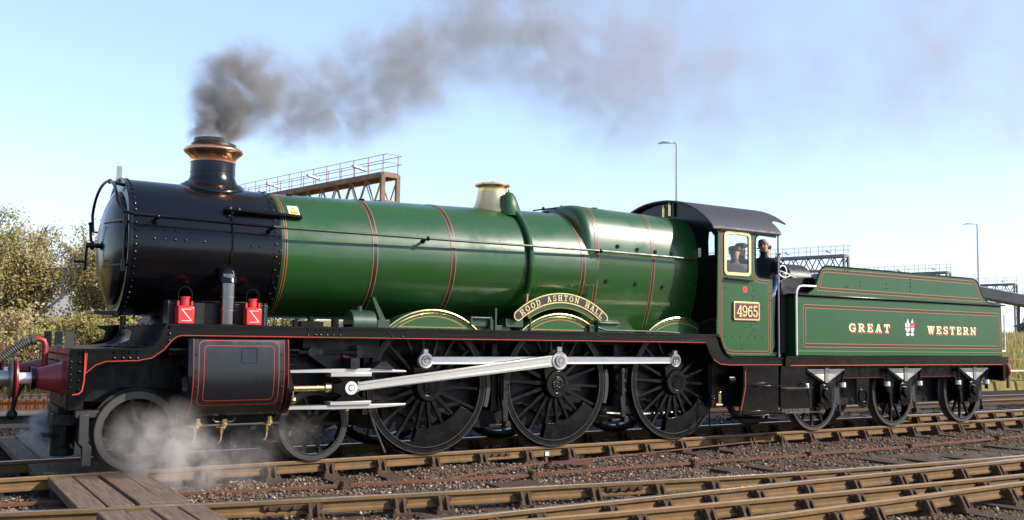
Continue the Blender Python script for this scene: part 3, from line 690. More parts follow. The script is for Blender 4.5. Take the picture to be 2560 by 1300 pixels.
# ---- motion
m = MB()
m.prism([(-4.22, 1.118), (-4.22, 1.150), (-3.6, 1.165), (-3.1, 1.168), (-2.62, 1.140), (-2.61, 1.118)], -1.105, -.96); m.prism([(-4.22, .672), (-4.22, .712), (-2.61, .712), (-2.62, .686), (-3.1, .660), (-3.6, .660)], -1.105, -.96)
m.build('slide_bar', 'steel_rod', LOCO, bev=.004)
m = MB(); m.box(-3.675, -3.12, -1.135, -.93, 1.068, 1.116); m.box(-3.675, -3.12, -1.135, -.93, .713, .758)
XH = m.build('crosshead', 'steel_rod', LOCO, bev=.004)
m = MB(); xc = -3.395
m.prism([(xc-.22, 1.07), (xc+.22, 1.07), (xc+.10, 1.0), (xc+.10, .83), (xc+.22, .757), (xc-.22, .757), (xc-.11, .83), (xc-.24, .88), (xc-.24, .97), (xc-.11, 1.0)], -1.11, -.95); m.build('crosshead_body', 'black', XH, bev=.01)
m = MB(); m.ring(.083, .045, -1.135, -1.09, (xc, 0, .925), 'y', 28); m.cyl((xc, -1.145, .925), (xc, -1.09, .925), .032, n=16); m.build('gudgeon_pin', 'steel', XH)
m = MB(); m.cyl((CX1+.1, -1.03, .925), (xc-.1, -1.03, .925), .040, n=16); m.cyl((xc-.32, -1.03, .925), (xc-.22, -1.03, .925), .065, .055, n=16); m.build('piston_rod', 'brass_pale', XH)
CA = (-.13, .352)   # crank direction
AX = {'1': -2.134, '2': 0., '3': 2.362}; PIN = {k: (x+CA[0], .914+CA[1]) for k, x in AX.items()}
def rod(mb, p, q, h0, h1, y0, y1):
    p = Vector((p[0], p[1])); q = Vector((q[0], q[1])); d = (q-p).normalized(); n = Vector((-d.y, d.x))
    P = [p+n*h0, p-n*h0, q-n*h1, q+n*h1]; mb.prism([(v.x, v.y) for v in P], y0, y1)
m = MB(); rod(m, (xc+.05, .93), (PIN['2'][0]-.05, PIN['2'][1]), .056, .080, -1.085, -1.035); CR = m.build('connecting_rod', 'steel_rod', LOCO, bev=.005)
m = MB(); rod(m, (xc+.12, .974), (PIN['2'][0]-.16, PIN['2'][1]+.058), .012, .014, -1.096, -1.03); rod(m, (xc+.12, .902), (PIN['2'][0]-.16, PIN['2'][1]-.058), .012, .014, -1.096, -1.03); m.build('rod_flange', 'steel_rod', CR, bev=.003)
m = MB(); m.cyl((PIN['2'][0], -1.10, PIN['2'][1]), (PIN['2'][0], -1.02, PIN['2'][1]), .135, n=36); m.box(PIN['2'][0]-.045, PIN['2'][0]+.045, -1.09, -1.03, PIN['2'][1]+.11, PIN['2'][1]+.205); m.prism([(xc+.02, .87), (xc+.02, 1.0), (xc+.12, 1.02), (xc+.12, .87)], -1.088, -1.04)
m.build('big_end', 'steel_rod', CR, bev=.006)
m = MB(); c = PIN['2']; m.ring(.085, .05, -1.125, -1.10, (c[0], 0, c[1]), 'y', 30); m.cyl((c[0], -1.128, c[1]), (c[0], -1.10, c[1]), .038, n=20); m.build('crank_pin', 'steel_dull', CR)
m = MB(); rod(m, PIN['1'], PIN['2'], .052, .056, -.975, -.935); rod(m, PIN['2'], PIN['3'], .056, .052, -.975, -.935)
CO = m.build('coupling_rod', 'steel', LOCO, bev=.006)
m = MB()
for k in '123':
    c = PIN[k]; m.cyl((c[0], -.99, c[1]), (c[0], -.925, c[1]), .105, n=32); m.box(c[0]-.035, c[0]+.035, -.98, -.93, c[1]+.09, c[1]+.155)
m.build('rod_boss', 'steel', CO, bev=.005)
m = MB()
for k in '13':
    c = PIN[k]; m.ring(.072, .04, -1.012, -.99, (c[0], 0, c[1]), 'y', 28); m.cyl((c[0], -1.016, c[1]), (c[0], -.99, c[1]), .03, n=16)
m.build('rod_pin', 'steel_dull', CO)
m = MB(); m.tube([(-4.1, -.98, 1.375), (-3.9, -.98, 1.375)], .026, 8); m.cyl((-3.88, -1.02, 1.375), (-3.88, -.95, 1.375), .06, n=18); m.box(-3.85, -3.74, -1.0, -.96, 1.34, 1.41); m.tube([(-3.75, -.98, 1.372), (-3.27, -.98, 1.372)], .02, 8); m.cyl((-3.24, -1.02, 1.375), (-3.24, -.95, 1.375), .05, n=18); m.box(-3.28, -3.2, -.99, -.95, 1.3, 1.46)
m.build('valve_rod', 'tyre_grey', LOCO)
m = MB(); m.prism([(-3.42, 1.33), (-3.28, 1.30), (-3.42, 1.255)], -.9, -.88); m.build('red_wedge', 'lamp_red', LOCO)
m = MB(); m.tube([(-3.07, -.95, .64), (-2.93, -.88, .36), (-2.75, -.80, .05)], .014, 6); m.build('sand_pipe', 'steel_dull', LOCO)
# ---- wheels
def spoked_wheel(name, R, nsp, hubr, loc, parent, crank=None, weight=None, tyre='tyre_grey', rimm='wheel_grey', mirror=1, rin=None, boss_out=.05, phase=0, hubcap=True):
    """wheel centred on its axle, outer face towards -y * mirror"""
    rin = rin or R*.90; s = mirror
    m = MB(); prof = [(s*-.07, rin), (s*-.07, rin+.035*R/.9), (s*.05, rin+.035*R/.9), (s*.05, rin)]
    m.lathe(prof+[prof[0]], (0, 0, 0), 'y', 72, cap=False)
    w = m.build1(name, rimm, parent, loc=Vector(loc)-wloc(parent)); 
    m = MB(); t = [(s*-.07, rin+.034*R/.9), (s*-.072, R-.012), (s*-.062, R-.001), (s*.02, R+.002), (s*.035, R+.012), (s*.045, R+.028), (s*.06, R+.028), (s*.068, R+.01), (s*.068, rin+.034*R/.9)]
    m.lathe(t+[t[0]], (0, 0, 0), 'y', 96, cap=False); m.build('tyre', tyre, w, loc=(0, 0, 0))
    if s > 0:
        m = MB(); m.ring(R-.006, R-.014, -.0735, -.06, (0, 0, 0), 'y', 96); m.ring(rin+.004, rin-.003, -.0725, -.06, (0, 0, 0), 'y', 96); m.build('tyre_edge', 'tyre_light', w, loc=(0, 0, 0))
    sm = MB(); r0, r1 = hubr*.85, rin+.01
    sm.loft([[(r0, -.030, -.032), (r0, .03, -.032), (r0, .03, .032), (r0, -.030, .032)], [(r0*.5+r1*.5, -.026, -.019), (r0*.5+r1*.5, .02, -.019), (r0*.5+r1*.5, .02, .019), (r0*.5+r1*.5, -.026, .019)],
             [(r1-.05, -.026, -.018), (r1-.05, .02, -.018), (r1-.05, .02, .018), (r1-.05, -.026, .018)], [(r1, -.032, -.032), (r1, .03, -.032), (r1, .03, .032), (r1, -.032, .032)]])
    me = sm.mesh('spoke'); me.materials.append(MATS['wheel_grey'])
    for k in range(nsp):
        o = bpy.data.objects.new('spoke', me); COL.objects.link(o); o.parent = w; o.rotation_euler = (0, 2*pi*k/nsp+phase, 0)
    m = MB(); b = boss_out
    m.lathe([(s*.09, .001), (s*.09, hubr), (s*-.05, hubr), (s*-.07-s*b*.5, hubr*.97), (s*-.07-s*b, hubr*.90), (s*-.07-s*b, hubr*.62), (s*-.07-s*b*.8, hubr*.6), (s*-.07-s*b*.8, hubr*.5), (s*-.07-s*b*1.1, hubr*.45), (s*-.07-s*b*1.1, .001)], (0, 0, 0), 'y', 40, cap=False)
    if crank:
        cx, cz = crank; L = sqrt(cx*cx+cz*cz); nx, nz = -cz/L, cx/L
        m.prism([(nx*.19, nz*.19), (-nx*.19, -nz*.19), (cx-nx*.13, cz-nz*.13), (cx+cx/L*.11-nx*.06, cz+cz/L*.11-nz*.06), (cx+cx/L*.11+nx*.06, cz+cz/L*.11+nz*.06), (cx+nx*.13, cz+nz*.13)], s*-.095, s*.03)
        m.cyl((cx, s*-.18, cz), (cx, 0, cz), .06, n=20)
    if s > 0 and hubcap:
        rr = random.Random(3)
        for _ in range(26):
            a, q = rr.random()*6.28, sqrt(rr.random())*hubr*.42
            m.dome((q*cos(a), -.07-b*1.08, q*sin(a)), (0, -1, 0), hubr*(.04+.06*rr.random()), hubr*.05, 6)
    m.build('hub', 'wheel_grey', w, bev=.004, loc=(0, 0, 0))
    if weight:
        a0, a1, rw = weight; n = 20
        outer = [((rin+.01)*cos(a0+(a1-a0)*i/n), (rin+.01)*sin(a0+(a1-a0)*i/n)) for i in range(n+1)]
        am = (a0+a1)/2; c0, c1 = outer[0], outer[-1]
        inner = []
        for i in range(n+1):
            a = a0+(a1-a0)*i/n; k = abs((a-am)/(a1-am)); q = rw+(.03)*k**2
            inner.append((q*cos(a), q*sin(a)))
        m = MB(); m.prism(outer+inner[::-1], s*-.064, s*.045); m.build('balance_weight', 'wheel_grey', w, bev=.004, loc=(0, 0, 0))
    return w
wa = atan2(-CA[1], -CA[0])
for k in '123':
    for s in (1, -1):
        spoked_wheel('driving_wheel', .914, 18, .215, (AX[k], -.75*s, .914), LOCO, crank=CA if s == 1 else (CA[1], -CA[0]), weight=(wa-.62, wa+.72, .56) if s == 1 else (wa-.62+pi/2, wa+.72+pi/2, .56), mirror=s, tyre='wheel_grey', phase=.06)
for x in (-5.893, -3.759):
    for s in (1, -1): spoked_wheel('bogie_wheel', .457, 10, .125, (x, -.75*s, .457), LOCO, mirror=s, rin=.375, phase=.15 if x < -5 else .0, tyre='tyre_light' if x < -5 else 'tyre_grey', rimm='tyre_light' if x < -5 else 'wheel_grey')
m = MB()
for x in list(AX.values()): m.cyl((x, -.7, .914), (x, .7, .914), .10, n=16)
for x in (-5.893, -3.759): m.cyl((x, -.7, .457), (x, .7, .457), .07, n=16)
m.build('axle', 'frame_black', LOCO)
# bogie frame, brake gear, guard irons
m = MB(); 
for s in (-1, 1): m.prism([(-6.42, .42), (-6.42, .66), (-5.9, .78), (-4.8, .74), (-3.75, .78), (-3.25, .66), (-3.25, .46), (-3.7, .3), (-4.0, .45), (-5.6, .45), (-5.9, .3)], s*.53, s*.57)
m.box(-5.2, -4.4, -.55, .55, .4, .95); m.box(-5.6, -4.0, -.58, -.50, .28, .40); m.build('bogie_frame', 'frame_black', LOCO)
m = MB(); m.box(-5.35, -4.25, -.60, -.57, .40, .46); m.box(-4.75, -4.5, -.62, -.57, .25, .42); m.build('bogie_bar', 'black_dull', LOCO)
m = MB()
for s in (-1, 1):
    m.prism([(-6.50, .66), (-6.40, .66), (-6.40, .34), (-6.36, .30), (-6.36, .085), (-6.455, .085), (-6.455, .30), (-6.50, .34)], s*.80, s*.70)
    m.box(-6.54, -6.2, min(s*.78, s*.6), max(s*.78, s*.6), .62, .70)
GI = m.build('guard_iron', 'tyre_grey', LOCO, bev=.006); 
m = MB(); m.box(-6.63, -6.45, -.7, .7, .70, 1.0); m.box(-6.68, -6.5, -.42, .42, .36, .72); m.box(-6.74, -6.45, -.58, -.1, .52, .66); m.cyl((-6.6, -.35, .17), (-6.6, -.35, .6), .13, n=18); m.box(-6.83, -6.5, -.5, -.2, .40, .42); m.cyl((-6.62, -.5, .28), (-6.62, -.5, .55), .05, n=10)
m.build('front_gear', 'frame_black', LOCO, bev=.012)
m = MB()
for x in (-.98, 1.18):
    m.prism([(x-.02, 1.12), (x+.06, 1.12), (x+.10, .35), (x+.02, .35), (x-.035, .9)], -.90, -.86); m.cyl((x+.06, -.96, .36), (x+.06, -.80, .36), .05, n=14); m.cyl((x+.02, -.93, 1.10), (x+.02, -.82, 1.10), .045, n=12); m.box(x-.01, x+.035, -.93, -.88, .72, 1.05)
    m.cyl((x+.06, -.92, .8), (x+.06, -.82, .8), .03, n=8); m.cyl((x+.06, -.92, .95), (x+.06, -.82, .95), .03, n=8)
m.box(-1.35, 2.9, -.52, -.47, .30, .345); m.box(-1.2, -.95, -.9, -.8, .33, .37); m.box(1.0, 1.2, -.9, -.8, .33, .37)
BK = m.build('brake_hanger', 'black_dull', LOCO, bev=.006)
m = MB()
for x in AX.values():
    a0, a1 = -.32, .22
    m.ring(.985, .925, -.83, -.70, (x, 0, .914), 'y', 10, a0, a1)
m.build('brake_block', 'tyre_grey', BK)
m = MB()
for x in AX.values():
    for i in range(7): m.box(x-.46+.055*i, x+.46-.055*i, -.66, -.60, .60-.028*i, .624-.028*i)
m.build('driving_spring', 'black_dull', LOCO)
m = MB(); m.tube([(-2.5, -.62, 1.3), (-1.2, -.66, 1.28), (.4, -.66, 1.3), (2.6, -.66, 1.28)], .03, 8); m.tube([(-3.1, -.66, 1.02), (-1.5, -.68, .98), (-.95, -.68, 1.0)], .022, 8); m.tube([(.95, -.66, .45), (1.6, -.66, .40), (3.2, -.68, .42)], .028, 8); m.build('frame_pipe', 'black_dull', LOCO)
m = MB()
for x in (-1.07, 1.15, -3.05): m.box(x-.04, x+.04, -.80, -.60, .55, 1.50)
m.build('frame_stay', 'frame_black', LOCO)
# ---- splashers, nameplate
for k, x in AX.items():
    for s in (-1, 1):
        R = 1.03; a = math.asin((1.69-.914)/R); pts = [(x+R*cos(t), .914+R*sin(t)) for t in np.linspace(a, pi-a, 28)]
        if k == '3': pts = [(2.80, .914+sqrt(R*R-(2.80-x)**2))]+[p for p in pts if p[0] < 2.80]
        poly = pts+([(2.80, 1.69)] if k == '3' else [])
        m = MB(); m.prism(poly, s*.915, s*.60); SPL = m.build('splasher', 'green_side', LOCO)
        if s == 1: continue
        m = MB(); arc = [(x+(R+.004)*cos(t), -.918, .914+(R+.004)*sin(t)) for t in np.linspace(a, pi-a, 40) if x+(R)*cos(t) < 2.8]
        m.tube(arc, .017, 8); m.tube([(x+(R-.036)*cos(t), -.917, .914+(R-.036)*sin(t)) for t in np.linspace(a+.02, pi-a-.02, 40) if x+R*cos(t) < 2.8], .007, 6); m.build('beading', 'brass', SPL)
        m = MB(); R2 = R-.08; a2 = math.asin((1.715-.914)/R2); loop = [(x+R2*cos(t), .914+R2*sin(t)) for t in np.linspace(a2, pi-a2, 30) if x+R2*cos(t) < 2.8]
        ribbon(m, loop, .010, fY(-.915), k != '3', h=.0015)
        m.build('lining', 'lining_orange', SPL)
NX, NZ, NR = 0.0, .96, 1.225
def polar(r, t): return (NX+r*sin(t), NZ+r*cos(t))
def arcplate(mb, r0, r1, th, y0, y1, rnd=True, n=40):
    out = [polar(r1, t) for t in np.linspace(-th, th, n)]; inn = [polar(r0, t) for t in np.linspace(th, -th, n)]
    rm, rr = (r0+r1)/2, (r1-r0)/2
    def endcap(t, sg):
        c = polar(rm, t); return [(c[0]+rr*(sin(t)*cos(a)+sg*cos(t)*sin(a)), c[1]+rr*(cos(t)*cos(a)-sg*sin(t)*sin(a))) for a in np.linspace(0, pi, 9)[1:-1]]
    e1 = endcap(th, 1) if rnd else []; e0 = endcap(-th, -1)[::-1] if rnd else []
    mb.prism(out+e1+inn+e0, y0, y1)
TH = radians(39.5)
m = MB(); arcplate(m, NR-.075, NR+.075, TH, -.945, -.965); NP = m.build('nameplate', 'brass', LOCO, label='curved brass nameplate over the middle splasher')
m = MB(); arcplate(m, NR-.058, NR+.058, TH, -.96, -.9668); m.build('plate_ground', 'lining_black', NP)
m = MB(); arcplate(m, NR-.15, NR-.072, radians(33), -.925, -.948, rnd=False); BP = m.build('nameplate_panel', 'green_side', LOCO)
m = MB(); ribbon(m, [(polar(NR-.145+.0*j, t)) for t in np.linspace(-radians(32), radians(32), 30) for j in (0,)]+[polar(NR-.085, t) for t in np.linspace(radians(32), -radians(32), 30)], .006, fY(-.948), True, h=.001); m.build('lining', 'lining_orange', BP)
m = MB(); m.cyl((-.55, -.93, 1.69), (-.55, -.93, 1.95), .015); m.cyl((.6, -.93, 1.69), (.6, -.93, 1.93), .015); m.build('plate_bracket', 'green_side', BP)
txt = 'ROOD ASHTON HALL'; hgt = .088; items = []; tot = 0
for ch in txt:
    adv = glyph(ch)[1]*hgt+.016 if ch != ' ' else .085
    items.append((ch, tot, adv)); tot += adv
for ch, s0, adv in items:
    if ch == ' ': continue
    t = (s0+adv/2-tot/2)/(NR-.044)*(2*TH*(NR-.044)*.965/tot)
    mb, w = letter_mesh(ch, hgt, .006); mb.v = [(x-w/2, y, z) for x, y, z in mb.v]
    me = mb.mesh('letter'); me.materials.append(MATS['brass_pale']); o = bpy.data.objects.new('letter', me); COL.objects.link(o); o.parent = NP
    p = polar(NR-.044, t); o.location = (p[0], -.966, p[1]); o.rotation_euler = (0, t, 0)
# ---- front: buffer beam, buffers, hose
m = MB(); m.box(-6.70, -6.64, -1.24, 1.24, .93, 1.40); BB = m.build('buffer_beam', 'beam_red', LOCO, bev=.004)
m = MB()
for z in (1.34, 1.26):
    for y in np.arange(-1.1, 1.15, .16): m.dome((-6.70, y, z), (-1, 0, 0), .022)
m.build('bolts', 'beam_red', BB, kind='stuff')
m = MB()
for s in (-1, 1):
    m.box(-6.705, -6.565, min(s*1.245, s*1.262), max(s*1.245, s*1.262), .915, 1.40)
EP = m.build('beam_end_plate', 'black', BB, bev=.004)
m = MB()
for z in np.linspace(.96, 1.35, 5): m.dome((-6.60, -1.262, z), (0, -1, 0), .022)
for z in np.linspace(.99, 1.33, 6): m.dome((-6.68, -1.262, z), (0, -1, 0), .012)
m.build('rivets', 'black', EP, kind='stuff')
m = MB(); ribbon(m, [(-6.55, 1.38), (-6.55, 1.06), (-6.565, .955), (-6.60, .92), (-6.66, .915)], .012, fY(-1.302), False); m.build('lining', 'lining_red', BB)
for y in (-.87, .87):
    m = MB(); m.lathe([(-6.70, .20), (-6.73, .20), (-6.735, .17), (-6.98, .105), (-6.985, .10)], (0, y, 1.075), 'x', 32); b = m.build('buffer', 'beam_red', LOCO, ang=40)
    m = MB(); m.ring(.125, .06, -7.02, -6.975, (0, y, 1.075), 'x', 28); m.build('buffer_collar', 'black', b, bev=.006)
    m = MB(); m.cyl((-7.16, y, 1.075), (-7.0, y, 1.075), .062, n=24); m.build('buffer_shank', 'steel', b)
    m = MB(); m.lathe([(-7.14, .07), (-7.155, .225), (-7.175, .23), (-7.192, .20), (-7.20, .001)], (0, y, 1.075), 'x', 40); m.build('buffer_head', 'beam_red', b, ang=50)
m = MB(); m.tube([(-6.72, -.1, 1.0), (-6.79, -.1, 1.0), (-6.80, -.1, 1.2), (-6.80, -.1, 1.42), (-6.82, -.1, 1.475), (-6.87, -.1, 1.495), (-6.91, -.1, 1.487)], .034, 12); VP = m.build('vacuum_pipe', 'pipe_red', LOCO)
hp = rail_path([(-6.90, -.1, 1.488), (-7.0, -.1, 1.455), (-7.14, -.09, 1.36), (-7.28, -.08, 1.25), (-7.5, -.05, 1.18), (-7.85, 0, 1.25)], .012)
m = MB(); m.tube(hp, [.046 if i % 2 else .040 for i in range(len(hp))], 10); m.cyl((-6.90, -.1, 1.488), (-6.95, -.1, 1.475), .052, n=12); m.build('vacuum_hose', 'rubber', VP)
m = MB(); m.tube([(-6.70, 0, 1.06), (-6.85, 0, 1.06), (-6.92, 0, 1.10), (-6.93, 0, 1.16), (-6.88, 0, 1.18)], [.05, .045, .04, .03, .018], 10); m.tube([(-6.82, .0, 1.05), (-7.0, .0, .98), (-7.08, 0, .8), (-7.1, 0, .65)], .028, 8); m.sphere((-7.1, 0, .62), .06); m.build('coupling', 'black_dull', LOCO)
m = MB()
for y in (1.02, .05, -.80): m.box(-6.69, -6.60, y-.007, y+.007, 1.39, 1.585)
m.build('lamp_iron', 'tyre_grey', LOCO)
# ---- things on the running plate
m = MB(); m.box(-5.60, -4.42, -.86, -.66, 1.69, 1.95); TB = m.build('lamp_rack', 'black_dull', LOCO, bev=.008)
m = MB()
for x in (-5.62, -4.47): m.box(x, x+.02, -.875, -.66, 1.69, 1.965)
m.build('rack_edge', 'tyre_grey', TB)
for lx, lab in ((-5.45, 'red oil lamp on the running plate ahead of the bright steam pipe'), (-4.65, 'red oil lamp on the running plate behind the bright steam pipe')):
    LT = thing('red_lamp', lab, 'lamp', (lx, -.97, 1.692), 'red oil lamps on the running plate')
    m = MB(); m.loft([[(lx+a*.092, -.97+b*.085, z) for a, b in ((-1, -1), (1, -1), (1, 1), (-1, 1))] for z in (1.694, 1.89)]+[[(lx+a*.07, -.97+b*.065, 1.905) for a, b in ((-1, -1), (1, -1), (1, 1), (-1, 1))]]); m.build('lamp_body', 'lamp_red', LT, bev=.008)
    m = MB(); m.cyl((lx, -.97, 1.90), (lx, -.97, 2.0), .050, n=18); m.cyl((lx, -.97, 1.995), (lx, -.97, 2.012), .058, n=18); m.box(lx-.09, lx-.07, -1.0, -.94, 1.90, 1.96); m.box(lx+.065, lx+.085, -1.0, -.94, 1.90, 1.96); m.build('lamp_chimney', 'lamp_red', LT)
    m = MB(); m.tube([(lx-.08, -.97, 1.93)]+[(lx-.078*cos(t), -.97, 2.04+.09*sin(t)) for t in np.linspace(0, pi, 12)]+[(lx+.08, -.97, 1.93)], .006, 6); m.build('lamp_handle', 'black', LT)
    m = MB(); y = -1.057; m.prism([(lx-.055, 1.862), (lx-.045, 1.862), (lx+.06, 1.735), (lx+.05, 1.735)], y, y-.001); m.box(lx-.06, lx+.055, y-.001, y, 1.862, 1.867); m.box(lx-.05, lx+.06, y-.001, y, 1.728, 1.733); m.build('lamp_marking', 'white', LT)
    m = MB(); m.box(lx-.03, lx+.03, -.88, -.865, 1.70, 2.0); m.build('lamp_bracket', 'black', LT)
m = MB(); m.box(-3.35, -3.02, -1.0, -.7, 1.69, 1.74); m.lathe([(-3.35, .001), (-3.35, .18), (-3.02, .18), (-3.02, .001)], (0, -.86, 1.74), 'x', 28, cap=False); m.cyl((-3.2, -.86, 1.9), (-3.2, -.86, 1.97), .04, n=12); m.box(-3.0, -2.82, -1.0, -.86, 1.69, 1.80)
m.build('lubricator_box', 'green_dim', LOCO, bev=.006)
m = MB(); m.prism([(-3.06, 2.09), (-3.02, 2.09), (-2.80, 1.69), (-2.90, 1.69)], -.93, -.95); m.cyl((-3.04, -.94, 2.08), (-3.04, -.78, 2.10), .018, n=8); m.build('boiler_stay', 'green_dim', LOCO)
m = MB(); m.box(-1.18, -1.15, -.98, -.93, 1.69, 2.0); m.box(-1.55, -1.16, -.90, -.7, 1.74, 1.84); m.box(-1.5, -.85, -.86, -.72, 1.69, 1.76); m.cyl((-1.55, -.93, 1.86), (-1.22, -.93, 1.86), .018, n=8); m.box(-1.56, -1.53, -.95, -.9, 1.76, 1.88); m.box(-1.24, -1.21, -.95, -.9, 1.70, 1.88); m.box(-.95, -.65, -.9, -.72, 1.74, 1.86)
m.build('lever_stand', 'green_dim', LOCO, bev=.004)
m = MB(); m.box(.62, 1.02, -1.02, -.88, 1.69, 1.87); m.cyl((.62, -1.05, 1.83), (1.02, -1.05, 1.83), .018, n=8); m.box(.5, .64, -.98, -.9, 1.69, 1.80); m.tube([(.55, -1.1, 1.76), (.7, -1.1, 1.72), (1.9, -1.1, 1.715), (2.2, -1.1, 1.70)], .018, 8); m.build('sand_box', 'green_dim', LOCO, bev=.006)
m = MB(); m.box(-4.0, -3.7, -.9, -.75, 1.69, 1.76); m.cyl((-3.86, -.85, 1.69), (-3.86, -.85, 1.82), .04, n=12); m.cyl((-4.1, -.95, 1.69), (-4.1, -.95, 1.77), .035, n=10); m.cyl((-3.55, -.9, 1.69), (-3.55, -.9, 1.80), .05, n=12); m.build('oil_box', 'black', LOCO, bev=.004)
# ------------------------------------------------------------------ cab
CXF, CY = 2.805, 1.315
EAVE, CROWN = 3.415, 3.975
side = [(CXF, EAVE), (CXF, 1.70), (2.89, 1.68), (2.925, 1.55), (2.96, 1.46), (3.02, 1.40), (3.14, 1.345), (4.11, 1.345), (4.11, 2.645), (3.80, 2.654), (3.735, 2.69), (3.703, 2.763), (3.701, 3.26), (3.72, 3.33), (3.773, 3.357), (4.21, 3.345), (4.21, EAVE)]
win = rrect(2.985, 3.565, 2.675, 3.365, .07)
CAB = None
for s in (-1, 1):
    m = MB(); m.prism(side, s*CY, s*(CY-.012), 'y', holes=[win]); o = m.build('cab_side', 'green_side', LOCO)
    if s == -1: CAB = o
    m = MB(); fr = rrect(2.965, 3.585, 2.655, 3.385, .08); m.prism(fr, s*(CY+.016), s*(CY-.02), 'y', holes=[rrect(3.02, 3.53, 2.71, 3.33, .05)]); WF = m.build('window_frame', 'brass_pale', o, bev=.006)
    m = MB(); m.add([(3.015, s*(CY-.006), 2.705), (3.535, s*(CY-.006), 2.705), (3.535, s*(CY-.006), 3.335), (3.015, s*(CY-.006), 3.335)], [(0, 1, 2, 3)] if s < 0 else [(3, 2, 1, 0)]); m.build('window_pane', 'glass', o)
m = MB(); m.tube([(3.773, -CY, 3.357), (3.72, -CY, 3.33), (3.701, -CY, 3.26), (3.703, -CY, 2.763), (3.735, -CY, 2.69), (3.80, -CY, 2.654), (4.21, -CY, 2.645)], .011, 6); m.build('opening_beading', 'black', CAB)
m = MB(); lin = [(3.62, 3.36), (2.90, 3.36), (2.90, 1.60), (2.97, 1.47), (3.05, 1.425), (3.16, 1.405), (4.0, 1.405), (4.02, 1.425), (4.02, 2.55), (4.0, 2.585), (3.80, 2.59), (3.70, 2.62), (3.645, 2.68), (3.63, 2.76)]
ribbon(m, lin, .035, fY(-CY), True, h=.0012); m.build('lining_band', 'lining_black', CAB)
m = MB(); ribbon(m, lin, .007, fY(-CY), True, d=.022, h=.0022); ribbon(m, lin, .007, fY(-CY), True, d=-.022, h=.0022); m.build('lining', 'lining_orange', CAB)
m = MB(); D = lambda x, z, r=.009: m.dome((x, -CY, z), (0, -1, 0), r*1.35, n=6)
for z in np.linspace(1.74, 3.36, 24): D(2.835, z)
for x in np.linspace(3.15, 4.07, 12): D(x, 1.368, .011)
for x in (2.99, 3.17, 3.34, 3.52, 3.69, 3.86, 4.03): D(x, 1.66, .011)
for x, z in ((3.35, 1.60), (3.39, 1.53), (3.36, 1.46), (3.62, 2.52), (3.66, 2.44), (3.6, 2.36), (3.66, 2.34), (3.63, 2.28), (3.88, 2.15), (3.84, 2.15), (3.6, 1.86), (3.66, 1.78), (3.6, 1.7), (4.05, 2.4), (4.05, 2.28), (2.95, 2.45), (3.0, 2.45)): D(x, z, .010)
for z in np.linspace(2.75, 3.3, 8): D(3.665, z, .008)
m.build('rivets', 'green_side', CAB, kind='stuff')
m = MB(); m.prism([(2.98, 2.615), (2.98, 2.595), (3.58, 2.575), (3.58, 2.595)], -CY, -CY-.06); m.build('window_ledge', 'black', CAB)
m = MB(); m.prism(rrect(3.165, 3.765, 1.93, 2.235, .03), -CY-.0005, -CY-.03); NB = m.build('number_plate', 'brass_pale', CAB, bev=.004, label='brass cabside plate reading 4965')
m = MB(); m.prism(rrect(3.19, 3.74, 1.955, 2.21, .02), -CY-.029, -CY-.0315); m.build('plate_ground', 'plate_red', NB)
m = MB(); ribbon(m, rrect(3.205, 3.725, 1.97, 2.195, .015), .006, fY(-CY-.0315), True, h=.0008); m.build('plate_line', 'lining_red', NB)
x = 3.222
for ch in '4965':
    mb, w = letter_mesh(ch, .19, .008); mb.v = [(a*.92+x, b-CY-.0312, c+1.985) for a, b, c in mb.v]; mb.build('digit', 'brass_pale', NB); x += .124
m = MB(); m.lathe([(-CY-.001, .052), (-CY-.004, .052), (-CY-.004, .001)], (3.45, 0, 2.44), 'y', 28, cap=False); RD = m.build('route_badge', 'badge_red', CAB, label='red disc badge with the letter D')
mb, w = letter_mesh('D', .05, .0012); mb.v = [(a*.8+3.432, b-CY-.0042, c+2.415) for a, b, c in mb.v]; mb.build('letter', 'plate_red', RD)
# roof
def roofz(y, w=1.35):
    t = min(abs(y)/w, 1); return EAVE+(CROWN-EAVE)*(1-t**2.25)**.86
ys = [-1.35*cos(pi*i/40) for i in range(41)]
def roof_ring(x, dz=0, w=1): return [(x, y*w, roofz(y*w)+.012+dz) for y in ys]
m = MB(); xs = [2.70, 4.30]
up_ = [roof_ring(x) for x in xs]; dn = [roof_ring(x, -.03) for x in xs]
m.loft([u+d[::-1] for u, d in zip(up_, dn)])
RF = m.build('cab_roof', 'roof_grey', LOCO, ang=40)
m = MB(); n = 24; rows = []
for xx, w in ((4.295, 1.15), (4.37, 1.08), (4.45, 1.05), (4.56, 1.07), (4.66, 1.13)):
    yy = [-w*cos(pi*i/n) for i in range(n+1)]; rows.append([(xx, y, roofz(y)+.012) for y in yy]+[(xx, y, roofz(y)-.016) for y in yy[::-1]])
m.loft(rows); m.build('roof_extension', 'roof_grey', RF, ang=40)
m = MB()
for x in np.linspace(2.8, 4.25, 14): m.dome((x, -1.325, roofz(-1.325)+.012), (0, -1, .5), .010, n=6)
for x, y in ((3.5, -1.05), (3.56, -1.06), (3.62, -1.05), (3.53, -1.1), (3.85, -1.0), (3.9, -1.08), (3.3, -.9)): m.dome((x, y, roofz(y)+.012), (0, -.6, .8), .013, n=6)
for y in ys[2:-2:2]: m.dome((2.74, y, roofz(y)+.012), (0, y*.3, 1), .009, n=6)
m.build('rivets', 'roof_grey', RF, kind='stuff')
m = MB(); m.box(2.84, 4.25, -1.36, -1.30, EAVE-.035, EAVE-.005); m.build('gutter', 'black', RF)
